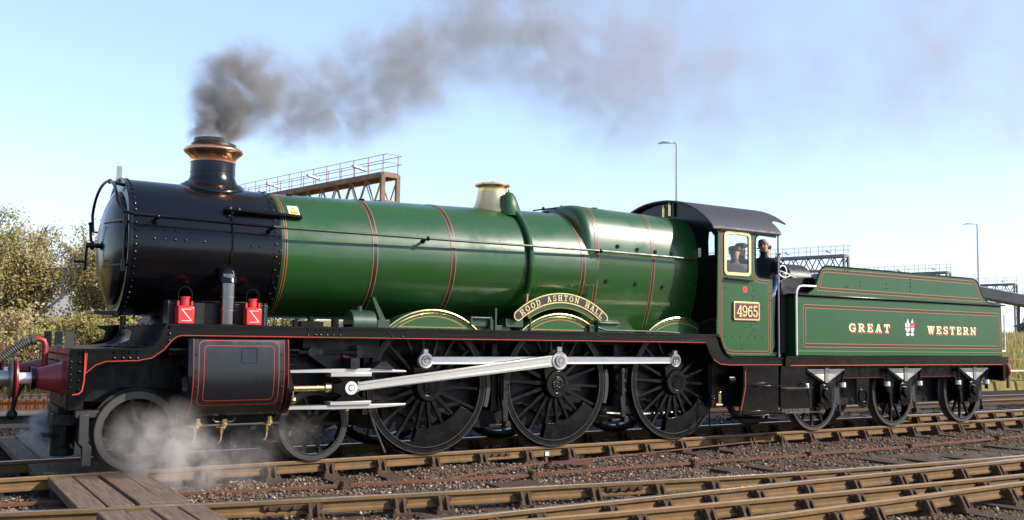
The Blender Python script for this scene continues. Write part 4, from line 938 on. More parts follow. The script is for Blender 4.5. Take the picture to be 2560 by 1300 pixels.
# front spectacle plate
fp = [(y, roofz(y)-.02) for y in ys[1:-1]]+[(1.31, 1.70), (-1.31, 1.70)]
def spect(s): return [(s*1.27, 2.98), (s*1.13, 2.98), (s*1.12, 3.2), (s*1.14, 3.36), (s*1.20, 3.36), (s*1.27, 3.28)]
m = MB(); m.prism(fp, CXF-.002, CXF+.012, 'x', holes=[spect(-1), spect(1)]); m.build('spectacle_plate', 'black', LOCO)
def ws(s0, x=2.80):
    m = MB()
    for s in (-1, 1): m.add([(x+.006, y, z) for y, z in spect(s)], [tuple(range(6))])
    m.build('spectacle_pane', 'glass', LOCO)
ws(1)
m = MB(); m.box(2.797, 2.8025, -1.13, -1.07, 2.93, 3.08); m.v = [(x, y+.17, z+.03) for x, y, z in m.v]; m.build('warning_sign', 'white', LOCO, label='white and yellow warning sign on the cab front')
m = MB(); m.box(2.7955, 2.7968, -.955, -.905, 2.965, 3.02); m.add([(2.7962, -.955, 3.035), (2.7962, -.905, 3.035), (2.7962, -.93, 3.09)], [(0, 1, 2)]); m.build('sign_panel', 'yellow', LOCO)
m = MB(); m.cyl((2.74, -.28, 3.70), (2.74, -.28, 3.90), .03, n=12); m.cyl((2.74, -.12, 3.70), (2.74, -.12, 3.86), .026, n=12); m.cyl((2.74, -.28, 3.89), (2.74, -.28, 3.94), .04, .02, n=12); m.cyl((2.74, -.12, 3.85), (2.74, -.12, 3.90), .036, .02, n=12); m.build('whistle', 'brass', LOCO)
m = MB(); m.box(CXF+.02, 4.35, -1.28, 1.28, 1.345, 1.38); m.lathe([(CXF+.02, .001), (CXF+.02, .78), (3.10, .75), (3.12, .001)], (0, 0, 2.55), 'x', 40, cap=False); m.box(3.0, 3.2, -.5, .5, 1.4, 2.2); m.box(3.0, 3.6, .75, 1.25, 1.38, 2.1); m.box(3.15, 3.32, -.85, -.5, 1.4, 2.5)
for a in range(6): m.cyl((3.1, -.5+a*.2, 2.6+.2*(a % 2)), (3.25, -.5+a*.2, 2.6+.2*(a % 2)), .05, n=10)
m.build('backhead', 'black_dull', LOCO)
m = MB(); m.box(4.0, 4.6, -1.05, 1.05, 1.385, 1.40); m.build('fall_plate', 'black_dull', LOCO)
m = MB(); m.tube([(4.27, -1.30, 1.33), (4.27, -1.30, 3.42)], .016, 8); m.tube([(4.27, 1.30, 1.33), (4.27, 1.30, 3.42)], .016, 8); m.build('cab_pillar', 'steel_dull', LOCO)
# cab steps, injector
m = MB(); m.prism([(3.52, 1.19), (4.36, 1.19), (4.36, .42), (3.42, .42), (3.47, .60), (3.53, .85)], -1.18, -1.205); ST = m.build('cab_step_plate', 'black', LOCO)
m = MB(); m.box(3.72, 4.36, -1.34, -1.2, .84, .86); m.box(3.55, 4.40, -1.36, -1.16, .36, .38); m.box(3.72, 4.36, -1.212, -1.203, .862, .90); m.box(3.5, 4.36, -1.215, -1.203, .385, .44); m.build('cab_step', 'black', ST, bev=.004)
m = MB(); ribbon(m, [(3.60, 1.185), (3.56, 1.10), (3.56, .85), (3.50, .60), (3.45, .45)], .010, fY(-1.205), False, d=.012); m.build('lining', 'lining_red', ST)
m = MB()
for x in (3.62, 3.72, 3.82, 4.0, 4.1, 4.2): m.dome((x, -1.215, .412), (0, -1, 0), .012, n=6); m.dome((x, -1.212, .88), (0, -1, 0), .011, n=6)
for x, z in ((3.85, .68), (3.85, .62), (3.82, .56), (3.88, .56), (3.62, 1.1), (4.1, 1.1), (4.1, 1.0)): m.dome((x, -1.205, z), (0, -1, 0), .012, n=6)
m.build('rivets', 'black', ST, kind='stuff')
m = MB(); m.cyl((3.30, -1.02, .95), (3.46, -1.02, .95), .10, n=20); m.tube([(2.95, -1.0, 1.2), (2.95, -1.0, .75), (2.98, -1.0, .66), (3.05, -1.0, .63), (3.15, -1.0, .66)], .018, 8); m.tube([(3.0, -.95, 1.2), (3.0, -.95, .2)], .012, 6); m.tube([(3.2, -1.0, .25), (3.5, -1.0, .32), (3.9, -1.0, .30), (4.3, -1.0, .30)], .022, 8); m.tube([(2.5, -.9, .05), (2.72, -.92, .16), (2.95, -.95, .45)], .016, 6); m.build('injector_pipe', 'black', LOCO)
m = MB(); m.cyl((3.16, -1.02, .72), (3.16, -1.02, .56), .028, n=10); m.cyl((3.06, -1.02, .54), (3.2, -1.02, .54), .03, n=10); m.sphere((3.16, -1.02, .74), .03); m.sphere((4.33, -1.0, .30), .03); m.build('injector_valve', 'brass', LOCO)

# ------------------------------------------------------------------ people in the cab
def person(label, joints, radii, edges, root, cloth, trousers, hat=None, waist=2.2, head=None, hands=(), lilac=None):
    me = bpy.data.meshes.new('person'); me.from_pydata(joints, edges, [])
    o = bpy.data.objects.new('person_skel', me); COL.objects.link(o)
    sk = o.modifiers.new('s', 'SKIN'); sk.use_smooth_shade = True
    for i, r in enumerate(radii): me.skin_vertices[0].data[i].radius = r if isinstance(r, tuple) else (r, r)
    me.skin_vertices[0].data[root].use_root = True
    sb = o.modifiers.new('u', 'SUBSURF'); sb.levels = 2; sb.render_levels = 2
    dg = bpy.context.evaluated_depsgraph_get(); dg.update()
    m2 = bpy.data.meshes.new_from_object(o.evaluated_get(dg)); bpy.data.objects.remove(o)
    for mm in (cloth, 'skin', trousers): m2.materials.append(MATS[mm])
    hv = Vector(head)
    for p in m2.polygons:
        c = p.center
        if (c-hv).length < .135 and c.z > hv.z-.13: p.material_index = 1
        elif any((c-Vector(h)).length < .10 for h in hands): p.material_index = 1
        elif c.z < waist: p.material_index = 2
        p.use_smooth = True
    m2.name = 'person'; P = bpy.data.objects.new('person', m2); COL.objects.link(P); tag(P, label, 'person', 'people in the cab')
    return P
def stand_person(label, x, y, z0, yaw, cloth, trousers, hat, rhand=None, lhand=None, lean=(0, 0), waist=None, hair='cap_dark', H=1.74):
    c, s = cos(yaw), sin(yaw); k = H/1.74
    def T(a, b, h): return (x+c*a-s*b+lean[0]*h, y+s*a+c*b+lean[1]*h, z0+h*k)   # a forward, b left
    J = {}; 
    J['pel'] = T(0, 0, .95); J['belly'] = T(.01, 0, 1.12); J['chest'] = T(.01, 0, 1.32); J['neck0'] = T(0, 0, 1.45); J['neck'] = T(.02, 0, 1.51); J['head0'] = T(.03, 0, 1.58); J['head'] = T(.04, 0, 1.66); J['top'] = T(.03, 0, 1.72)
    for n, sg in (('l', 1), ('r', -1)):
        J[n+'sh'] = T(0, sg*.19, 1.41); J[n+'hip'] = T(0, sg*.10, .88); J[n+'kn'] = T(.03, sg*.11, .48); J[n+'an'] = T(-.01, sg*.12, .09); J[n+'toe'] = T(.16, sg*.13, .05)
        hd = lhand if n == 'l' else rhand
        if hd is None:
            J[n+'el'] = T(-.02, sg*.25, 1.13); J[n+'wr'] = T(.10, sg*.24, .90)
        else:
            sh = Vector(J[n+'sh']); w = Vector(hd); mid = (sh+w)/2; d = (w-sh); drop = sqrt(max(.02, .28**2-(d.length/2)**2)) if d.length < .56 else .03
            J[n+'el'] = tuple(mid+Vector((0, 0, -drop))); J[n+'wr'] = tuple(w-d.normalized()*.05)
        wv = Vector(J[n+'wr']); dv = (wv-Vector(J[n+'el'])).normalized(); sd_ = dv.cross(Vector((0, 0, 1))); sd_ = sd_.normalized() if sd_.length > .1 else Vector((1, 0, 0)); ud = sd_.cross(dv)
        J[n+'palm'] = tuple(wv+dv*.06)
        for q in range(4):
            b = wv+dv*.09+sd_*(.03-.02*q)*1.0
            J[n+'f%da' % q] = tuple(b+dv*.012); J[n+'f%db' % q] = tuple(b+dv*.04-ud*.02); J[n+'f%dc' % q] = tuple(b+dv*.035-ud*.05)
        J[n+'ta'] = tuple(wv+dv*.04+sd_*.045); J[n+'tb'] = tuple(wv+dv*.07+sd_*.05-ud*.03)
    names = list(J); ix = {n: i for i, n in enumerate(names)}
    R = {'pel': (.155, .12), 'belly': (.155, .12), 'chest': (.175, .125), 'neck0': (.10, .085), 'neck': .058, 'head0': (.075, .085), 'head': (.082, .098), 'top': (.06, .075)}
    E_ = [('pel', 'belly'), ('belly', 'chest'), ('chest', 'neck0'), ('neck0', 'neck'), ('neck', 'head0'), ('head0', 'head'), ('head', 'top')]
    for n in 'lr':
        R.update({n+'sh': .075, n+'el': .052, n+'wr': .034, n+'palm': (.038, .022), n+'hip': .095, n+'kn': .065, n+'an': .045, n+'toe': .04, n+'ta': .012, n+'tb': .010})
        E_ += [('chest', n+'sh'), (n+'sh', n+'el'), (n+'el', n+'wr'), (n+'wr', n+'palm'), ('pel', n+'hip'), (n+'hip', n+'kn'), (n+'kn', n+'an'), (n+'an', n+'toe'), (n+'wr', n+'ta'), (n+'ta', n+'tb')]
        for q in range(4):
            R.update({n+'f%da' % q: .011, n+'f%db' % q: .010, n+'f%dc' % q: .009}); E_ += [(n+'palm', n+'f%da' % q), (n+'f%da' % q, n+'f%db' % q), (n+'f%db' % q, n+'f%dc' % q)]
    P = person(label, [J[n] for n in names], [R[n] for n in names], [(ix[a], ix[b]) for a, b in E_], ix['pel'], cloth, trousers, head=T(.04, 0, 1.66), hands=[h for h in (J['lpalm'], J['rpalm'])], waist=waist or z0+.95)
    hd = Vector(T(.035, 0, 1.665)); f = Vector((c, s, 0)); l_ = Vector((-s, c, 0))
    m = MB()
    if hat:
        rings = []
        for dz, rr in ((.03, .098), (.055, .105), (.085, .10), (.105, .07), (.112, .02)):
            rings.append([tuple(hd+f*(rr*1.12*cos(t))+l_*(rr*sin(t))+Vector((0, 0, dz))) for t in np.linspace(0, 2*pi, 18, endpoint=False)])
        m.loft(rings)
        m.loft([[tuple(hd+f*(.07+.10*cos(t))+l_*(.085*sin(t))+Vector((0, 0, h))) for t in np.linspace(-1.4, 1.4, 9)] for h in (.028, .04)])
        h_ = m.build('cap', hat, P, ang=60)
    else:
        rings = []
        for dz, rr in ((-.03, .088), (.02, .10), (.06, .10), (.09, .075), (.105, .02)):
            rings.append([tuple(hd-f*.012+f*(rr*1.05*cos(t))+l_*(rr*.95*sin(t))+Vector((0, 0, dz+(.03 if cos(t) > .5 and dz < 0 else 0)))) for t in np.linspace(0, 2*pi, 18, endpoint=False)])
        m.loft(rings); m.build('hair', hair, P, ang=60)
    m = MB()
    for sg in (-1, 1): m.sphere(tuple(hd+f*.088+l_*.033*sg+Vector((0, 0, -.005))), .011, 8, 5)
    m.build('eyes', 'cap_dark', P)
    m = MB(); m.sphere(tuple(hd+f*.102+Vector((0, 0, -.03))), .016, 8, 6, (1, .8, 1.5))
    for sg in (-1, 1): m.sphere(tuple(hd+l_*.085*sg+Vector((0, 0, -.015))), .02, 8, 6, (.9, .5, 1.5))
    m.build('nose_and_ears', 'skin', P)
    return P
mat('hair_grey', (.35, .34, .33), .8)
stand_person('person in dark navy jacket standing at the cab doorway holding the handrail', 4.36, -.90, 1.40, radians(215), 'cloth_navy', 'cloth_navy', None, lhand=(4.27, -1.31, 2.98), hair='hair_grey', H=1.95, waist=2.25)
stand_person('person in pale blue overalls behind the one at the cab doorway', 4.50, -.84, 1.40, radians(170), 'cloth_lilac', 'cloth_navy', 'cap_dark', H=1.86)
stand_person('person in dark jacket and flat cap seen through the rear of the cab window', 4.12, -.62, 1.40, radians(75), 'cloth_navy', 'cloth_navy', 'cap_dark', H=1.88)
stand_person('person with grey jacket seen through the front of the cab window', 3.84, -.72, 1.40, radians(60), 'cloth_grey', 'cloth_navy', 'cloth_grey', H=1.80)

# ------------------------------------------------------------------ tender
TX = 5.725
TEN = thing('tender', 'green tender lettered GREAT WESTERN coupled behind the locomotive', 'tender', (8, 0, 0))
TY = 1.22
m = MB(); m.box(4.80, 11.14, -TY, TY, 1.345, 2.395); TK = m.build('tank', 'green_side', TEN, bev=.02)
m = MB(); m.box(4.74, 11.22, -TY-.045, TY+.045, 2.395, 2.425); m.build('tank_lip_shade', 'black', TK, bev=.01)  # tank lip coloured black to stand in for the shadow line at the seam
fen = [(4.86, 2.425), (5.10, 2.44), (5.24, 2.51), (5.33, 2.62), (5.39, 2.75), (5.45, 2.85), (5.53, 2.92), (5.64, 2.945), (10.12, 2.925), (10.24, 2.90), (10.32, 2.82), (10.40, 2.68), (10.50, 2.55), (10.66, 2.46), (10.9, 2.43), (11.14, 2.425)]
m = MB()
for s in (-1, 1): m.prism(fen, s*(TY-.005), s*(TY-.025))
FE = m.build('fender', 'green_side', TEN)
m = MB()
for s in (-1, 1): m.tube([(x, s*(TY-.012), z+.004) for x, z in fen], .017, 6)
m.build('fender_beading', 'black', FE)
m = MB(); m.prism([(y, z) for y, z in ((-1.2, 2.42), (-.85, 2.92), (-.85, 2.94), (.85, 2.94), (1.2, 2.42))], 10.05, 10.07, 'x'); m.prism([(-1.2, 2.42), (-1.2, 2.72), (1.2, 2.72), (1.2, 2.42)], 5.5, 5.53, 'x'); m.build('bunker_wall', 'black_dull', TEN)
m = MB(); cp = []
nx, ny = 26, 12
hh = RN.random((nx+1, ny+1))*.16
for i in range(nx+1):
    for j in range(ny+1):
        e = min(i, nx-i, 4)/4*min(j, ny-j, 3)/3
        cp.append((5.55+4.45*i/nx, -1.15+2.3*j/ny, 2.44+.34*e+hh[i, j]*e))
m.add(cp, [(i*(ny+1)+j, (i+1)*(ny+1)+j, (i+1)*(ny+1)+j+1, i*(ny+1)+j+1) for i in range(nx) for j in range(ny)]); co = m.build('coal', 'coal', TEN, ang=10, kind='stuff')
m = MB(); m.lathe([(5.45, .001), (5.45, .32), (6.0, .32), (6.05, .25), (6.05, .001)], (0, -.25, 2.72), 'x', 28, cap=False); m.build('scoop_dome', 'black_dull', TEN, ang=50)
m = MB(); m.tube([(5.05, -.75, 2.42), (5.05, -.75, 2.78)], .016, 8); m.ring(.11, .09, -.76, -.74, (5.0, 0, 2.85), 'y', 24); m.tube([(4.92, -.75, 2.85), (5.2, -.75, 2.80)], .012, 6); m.tube([(5.05, -.72, 2.72), (5.25, -.72, 2.78), (5.4, -.72, 2.74)], .014, 6); m.sphere((5.05, -.75, 2.8), .035); m.build('brake_handle', 'steel', TEN)
m = MB(); m.box(4.62, 4.80, -1.05, 1.05, 1.40, 2.62); m.box(4.6, 5.5, -1.1, 1.1, 2.40, 2.46); m.prism([(4.62, 2.46), (5.5, 2.46), (5.5, 2.75), (4.8, 2.70), (4.62, 2.62)], -1.02, -.98); m.build('tender_front', 'black_dull', TEN)
m = MB(); m.tube([(4.76, -1.26, 1.36), (4.76, -1.26, 2.38), (4.775, -1.26, 2.48), (4.83, -1.26, 2.545), (4.92, -1.26, 2.565), (5.29, -1.24, 2.57)], .019, 8); m.build('handrail', 'steel', TEN)
m = MB(); m.tube([(11.26, -1.20, 1.44), (11.26, -1.20, 2.25)], .017, 8); m.cyl((11.13, -1.20, 1.46), (11.27, -1.20, 1.46), .014, n=8); m.cyl((11.13, -1.20, 2.23), (11.27, -1.20, 2.23), .014, n=8); m.build('rear_handrail', 'steel', TEN)
fT = fY(-TY)
m = MB(); lp = rrect(5.01, 11.02, 1.535, 2.215, .03); up_p = [(5.50, 2.85), (5.62, 2.868), (10.1, 2.85), (10.22, 2.79), (10.40, 2.50), (5.40, 2.53)][::-1]
ribbon(m, lp, .045, fT, True); m2_ = lambda a, b, h: (a, -TY+.005-h, b); ribbon(m, up_p, .042, m2_, True); m.build('lining_band', 'lining_black', TK)
m = MB()
for d in (-.028, .028): ribbon(m, lp, .009, fT, True, d=d, h=.0028); ribbon(m, up_p, .009, m2_, True, d=d*.95, h=.0028)
m.build('lining', 'lining_orange', TK)
m = MB(); ribbon(m, [(4.82, 1.435), (11.12, 1.43)], .008, fT, False, h=.003); m.build('tank_seam', 'steel_dull', TK)
m = MB()
for x, z in ((6.12, 2.89), (6.2, 2.89), (6.12, 2.60), (6.2, 2.60), (6.56, 2.72), (6.56, 2.64), (7.32, 2.70), (7.32, 2.62), (8.05, 2.82), (8.05, 2.75), (8.05, 2.68), (8.05, 2.60), (8.35, 2.02), (4.86, 2.20), (4.86, 2.14), (4.86, 1.5)): m.dome((x, -TY, z), (0, -1, 0), .014, n=6)
m.build('rivets', 'green_side', TK, kind='stuff')
def tender_word(word, x0, x1, z0, h):
    adv = [glyph(c)[1]*h for c in word]; gap = (x1-x0-sum(adv)*1.42)/(len(word)-1); x = x0
    for c, a in zip(word, adv):
        mb, w = letter_mesh(c, h, .0014); mb.v = [(p[0]*1.42+x, p[1]-TY-.0016, p[2]+z0) for p in mb.v]; L = mb.build('letter', 'cream', TK)
        mb, w = letter_mesh(c, h, .0004); mb.v = [(p[0]*1.42+x+.022, p[1]*.3-TY-.0006, p[2]+z0-.022) for p in mb.v]; mb.build('letter_shadow', 'badge_red', L)
        x += a*1.42+gap
tender_word('GREAT', 6.20, 7.38, 1.79, .15); tender_word('WESTERN', 8.55, 10.18, 1.785, .15)
m = MB(); cx = 8.0; z0 = 1.735
m.prism([(cx-.14, z0+.24), (cx-.14, z0+.12), (cx-.07, z0+.05), (cx-.005, z0+.12), (cx-.005, z0+.24)], -TY-.0005, -TY-.002); m.prism([(cx-.07+.05*cos(t), z0+.03+.03*sin(t)) for t in np.linspace(pi, 2*pi, 8)]+[(cx-.02, z0+.05), (cx-.12, z0+.05)], -TY-.0005, -TY-.002); m.prism([(cx+.07+.05*cos(t), z0+.03+.03*sin(t)) for t in np.linspace(pi, 2*pi, 8)]+[(cx+.12, z0+.05), (cx+.02, z0+.05)], -TY-.0005, -TY-.002)
m.prism([(cx+.03, z0+.15), (cx+.03, z0+.10), (cx+.07, z0+.06), (cx+.12, z0+.11), (cx+.12, z0+.15)], -TY-.0024, -TY-.003)
for xx in (cx-.07, cx+.07): m.prism([(xx-.03, z0+.25), (xx+.04, z0+.25), (xx+.01, z0+.33)], -TY-.0005, -TY-.002)
CE = m.build('crest', 'white', TK, label='small painted twin shield crest between the words')
m = MB(); m.prism([(cx+.005, z0+.24), (cx+.005, z0+.12), (cx+.07, z0+.05), (cx+.14, z0+.12), (cx+.14, z0+.24)], -TY-.0005, -TY-.0022); m.box(cx-.082, cx-.062, -TY-.0026, -TY-.0021, z0+.06, z0+.24); m.box(cx-.14, cx-.005, -TY-.0029, -TY-.0021, z0+.15, z0+.17); m.build('crest_red', 'badge_red', CE)
m = MB(); m.prism([(cx+.05, z0+.16), (cx+.12, z0+.19), (cx+.12, z0+.205), (cx+.05, z0+.18)], -TY-.0024, -TY-.003); m.prism([(cx+.09, z0+.05), (cx+.13, z0+.09), (cx+.11, z0+.10), (cx+.07, z0+.06)], -TY-.0032, -TY-.0036); m.build('crest_blue', 'blue_green', CE)
# tender frame
m = MB(); m.box(4.48, 11.22, -1.28, 1.28, 1.315, 1.345); m.box(4.48, 11.22, -1.26, -1.235, 1.175, 1.316); m.box(4.48, 11.22, 1.235, 1.26, 1.175, 1.316); TF_ = m.build('footplate', 'black', TEN)
m = MB(); m.box(4.6, 11.05, -1.2625, -1.2602, 1.18, 1.192); m.build('lining', 'lining_red', TF_)
fr = [(4.62, 1.18), (4.62, .95)]
for xw in (TX, TX+2.286, TX+4.572):
    fr += [(xw-.52, .93), (xw-.36, .80), (xw-.30, .42), (xw+.30, .42), (xw+.36, .80), (xw+.52, .93)]
fr += [(11.1, .88), (11.1, 1.18)]
m = MB()
for s in (-1, 1): m.prism(fr, s*.955, s*.985)
m.box(4.7, 11.0, -.6, .6, .42, 1.2); TFR = m.build('tender_frame_and_filler', 'frame_black', TEN)  # includes a black box added between the frames to darken the view through
m = MB()
for a, b in ((6.26, 7.48), (8.54, 9.76)): ribbon(m, [(a, .945), (b, .945)], .012, fY(-.985), False)
m.build('lining', 'lining_red', TFR)
m = MB(); m.prism([(6.72, .93), (7.08, .93), (7.06, .50), (6.98, .40), (6.88, .38), (6.78, .42), (6.72, .52)], -.96, -.975); m.ring(.135, .10, -.995, -.955, (6.9, 0, .60), 'y', 28); m.build('frame_hanger', 'black', TFR)
for xw in (TX, TX+2.286, TX+4.572):
    for s in (1, -1): spoked_wheel('tender_wheel', .629, 12, .13, (xw, -.75*s, .629), TEN, mirror=s, rin=.545, hubcap=False, boss_out=.02)
    m = MB(); m.box(xw-.15, xw+.15, -1.09, -.97, .50, .84); m.cyl((xw, -1.13, .68), (xw, -1.08, .68), .095, n=20)
    m.box(xw-.18, xw+.18, -1.06, -.97, .44, .52); m.cyl((xw-.1, -1.1, .53), (xw-.1, -1.08, .53), .022, n=8); m.cyl((xw+.1, -1.1, .53), (xw+.1, -1.08, .53), .022, n=8); m.cyl((xw+.02, -1.12, .57), (xw+.02, -1.08, .57), .022, n=8); m.box(xw-.1, xw+.1, -1.085, -.99, .84, .885)
    m.build('axle_box', 'black', TEN, bev=.01)
    m = MB(); nl = 9
    for i in range(nl):
        w = .50-.44*i/nl; z = 1.115-.024*i; m.box(xw-w, xw+w, -1.10, -1.0, z-.0215, z)
    SPG = m.build('leaf_spring', 'steel_rod', TEN, bev=.003)
    m = MB(); m.box(xw-.05, xw+.05, -1.115, -.985, .87, 1.135); m.build('spring_buckle', 'steel_dull', SPG, bev=.004)
    m = MB()
    for d in (-.50, .50):
        m.cyl((xw+d, -1.05, .78), (xw+d, -1.05, .865), .058, n=20); 
    m.build('hanger_cup', 'steel', SPG, bev=.006)
    m = MB()
    for d in (-.50, .50):
        m.cyl((xw+d, -1.05, .86), (xw+d, -1.05, 1.14), .024, n=10); m.sphere((xw+d, -1.06, 1.06), .045, 10, 6); m.cyl((xw+d, -1.05, .68), (xw+d, -1.05, .79), .03, n=10)
    m.build('spring_hanger', 'black', SPG)
    m = MB(); m.tube([(xw+.66, -.80, .95), (xw+.70, -.80, .6), (xw+.72, -.80, .28)], .028, 8); m.box(xw+.63, xw+.70, -.82, -.68, .45, .80); m.cyl((xw+.72, -.86, .28), (xw+.72, -.74, .28), .045, n=10); m.box(xw+.72, xw+1.3, -.79, -.73, .22, .27); m.build('brake_hanger', 'tyre_grey', TEN)
m = MB(); m.prism([(4.44, 1.17), (5.05, 1.17), (5.05, .85), (5.12, .62), (5.16, .43), (4.42, .43), (4.42, 1.0)], -1.18, -1.2); TS = m.build('step_plate', 'black', TEN)
m = MB(); m.box(4.4, 5.25, -1.33, -1.15, .38, .395); m.box(4.44, 5.14, -1.21, -1.2, .40, .445); m.tube([(4.42, -1.32, .80), (4.95, -1.32, .80), (4.97, -1.3, .83), (4.95, -1.21, .88)], .012, 6); m.box(4.42, 4.96, -1.33, -1.2, .79, .802); m.build('step', 'tyre_grey', TS)
m = MB()
for z in (.55, .68, .8, .92, 1.04): m.dome((5.02+.03*(z < .7), -1.2, z), (0, -1, 0), .012, n=6)
for x in (4.5, 4.6, 4.7, 4.85, 5.0): m.dome((x, -1.212, .42), (0, -1, 0), .012, n=6)
m.build('rivets', 'black', TS, kind='stuff')
m = MB(); m.box(11.14, 11.22, -1.22, 1.22, .85, 1.31); RB = m.build('rear_beam', 'black', TEN, bev=.005)
for y in (-.87, .87):
    m = MB(); m.lathe([(11.22, .19), (11.25, .19), (11.26, .15), (11.45, .10), (11.5, .06), (11.62, .06), (11.63, .20), (11.66, .215), (11.69, .19), (11.70, .001)], (0, y, 1.06), 'x', 32, cap=False); m.build('buffer', 'beam_red', TEN, ang=40)
m = MB(); m.prism([(10.78, .95), (10.98, .95), (10.95, .30), (11.06, .22), (11.06, .20), (10.86, .20), (10.80, .32)], -.80, -.77); m.box(10.76, 11.0, -.98, -.94, .86, 1.12); m.build('guard_iron', 'tyre_grey', TEN)
m = MB(); m.tube([(11.25, -.2, .95), (11.5, -.2, .86), (11.9, -.2, .75), (12.2, -.2, .72)], .03, 8); m.build('rear_hose', 'rubber', TEN)
# ------------------------------------------------------------------ ground (one sheet to the horizon)
def wob(x, y):
    return .018*np.sin(2.1*x+1.3*np.sin(1.7*y))+.014*np.sin(3.7*y+.9*x)+.010*np.sin(7.3*x-5.1*y)
xs = np.unique(np.concatenate([np.linspace(-1500, -60, 8), np.linspace(-60, -12, 10), np.arange(-12, 18, .25), np.linspace(18, 80, 20), np.linspace(80, 1800, 10)]))
ys = np.unique(np.concatenate([np.linspace(-1500, -40, 8), np.linspace(-40, -12, 8), np.arange(-12, 9, .25), np.linspace(9, 60, 14), np.linspace(60, 2500, 10)]))
GX, GY = np.meshgrid(xs, ys, indexing='ij')
GZ = -.215+np.where((np.abs(GX-3) < 15) & (GY < 8.8) & (GY > -12), wob(GX, GY), 0)
GZ -= .03*((GY > -.7) & (GY < .7))
nY = len(ys); gv = np.stack([GX, GY, GZ], -1).reshape(-1, 3)
gf = [(i*nY+j, (i+1)*nY+j, (i+1)*nY+j+1, i*nY+j+1) for i in range(len(xs)-1) for j in range(nY-1)]
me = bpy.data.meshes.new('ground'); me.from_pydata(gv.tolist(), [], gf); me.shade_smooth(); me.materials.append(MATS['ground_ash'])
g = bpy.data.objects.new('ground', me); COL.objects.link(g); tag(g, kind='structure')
# grassy bank behind the railings
bx = np.concatenate([np.arange(-30, 60, 1.2), np.linspace(60, 260, 20)]); prof_b = [(8.9, -.3), (8.95, .12), (9.4, .22), (10.2, .55), (11.5, 1.05), (13.5, 1.55), (16, 1.85), (22, 2.0), (60, 1.9), (60, -.4)]
m = MB(); vs_ = []
for x in bx:
    for j, (y, z) in enumerate(prof_b):
        wv = (.12*sin(x*.8+y)+.08*sin(x*2.1-y*1.3)) if 1 < j < 8 else 0
        vs_.append((x, y+.1*sin(x*1.3)*(j > 1), z+wv))
k = len(prof_b); m.add(vs_, [(i*k+j, (i+1)*k+j, (i+1)*k+j+1, i*k+j+1) for i in range(len(bx)-1) for j in range(k-1)])
b_ = m.build('hill', 'grass_bank', None, ang=60); tag(b_, kind='structure')
m = MB(); m.box(-30, -1, 7.45, 7.95, .0, .07); o = m.build('kerb', 'concrete', None, bev=.02); tag(o, kind='structure')
m = MB(); m.box(-30, -1, 7.62, 7.95, -.3, .0); o = m.build('wall', 'dark_grey', None); tag(o, kind='structure')
m = MB(); m.box(-30, -1, 7.95, 8.9, -.25, .03); o = m.build('path', 'concrete', None); tag(o, kind='structure')

# ------------------------------------------------------------------ rails
RAILP = [(-.035, 0), (-.0355, -.012), (-.034, -.034), (-.024, -.044), (-.010, -.052), (-.009, -.098), (-.022, -.108), (-.035, -.116), (-.035, -.140), (-.030, -.146),
         (.030, -.146), (.035, -.140), (.035, -.116), (.022, -.108), (.009, -.098), (.010, -.052), (.024, -.044), (.034, -.034), (.0355, -.012), (.035, 0), (.02, .003), (-.02, .003)]
def path_frames(pts):
    out = []
    for i, p in enumerate(pts):
        a = pts[max(i-1, 0)]; b = pts[min(i+1, len(pts)-1)]; dx, dy = b[0]-a[0], b[1]-a[1]; L = sqrt(dx*dx+dy*dy); out.append((p, (-dy/L, dx/L), atan2(dy, dx)))
    return out
def add_rail(parent, pts, zt=0., topmat='rail_top', bodymat='rail_rust'):
    P2 = [tuple(p) for p in pts]; fr = path_frames(P2)
    m = MB(); m.loft([[(p[0]+n[0]*a, p[1]+n[1]*a, zt+z) for a, z in RAILP] for p, n, t in fr]); r = m.build('rail', bodymat, parent, ang=30)
    m = MB(); m.loft([[(p[0]+n[0]*a, p[1]+n[1]*a, zt+z) for a, z in ((-.0345, -.004), (-.033, .0025), (-.02, .0045), (.02, .0045), (.033, .0025), (.0345, -.004))] for p, n, t in fr], cap=False); m.build('running_surface', topmat, r)
    return fr
def chair_mesh(big=1.0):
    m = MB()
    m.prism([(-.10, -.21), (.10, -.21), (.10, -.172), (.08, -.165), (-.08, -.165), (-.10, -.172)], -.19*big, .19*big, 'y')
    for s in (-1, 1):
        jaw = [(s*.17, -.168), (s*.145, -.135), (s*.105, -.06), (s*.085, -.035), (s*.050, -.034), (s*.048, -.168)]
        for x0, x1 in ((-.055, -.025), (.025, .055)): m.prism(jaw, x0, x1, 'x')
        m.prism([(s*.09, -.168), (s*.085, -.040), (s*.050, -.038), (s*.048, -.168)], -.056, .056, 'x')
        for x in (-.07, .07): m.cyl((x, s*.145, -.17), (x, s*.145, -.125), .016, n=8); m.cyl((x, s*.145, -.168), (x, s*.145, -.150), .026, n=6)
    m.box(-.085, .095, -.048, -.012, -.102, -.048)
    me = m.mesh('chair'); me.materials.append(MATS['chair_rust']); return me
CHM = chair_mesh()
def sleeper_mesh(L, w=.26):
    m = MB(); m.box(-w/2, w/2, -L/2, L/2, -.13, 0); me = m.mesh('sleeper'); me.materials.append(MATS['sleeper_wood']); return me
SLM = sleeper_mesh(2.6); SLL = sleeper_mesh(4.6, .30)
SLEEP = []
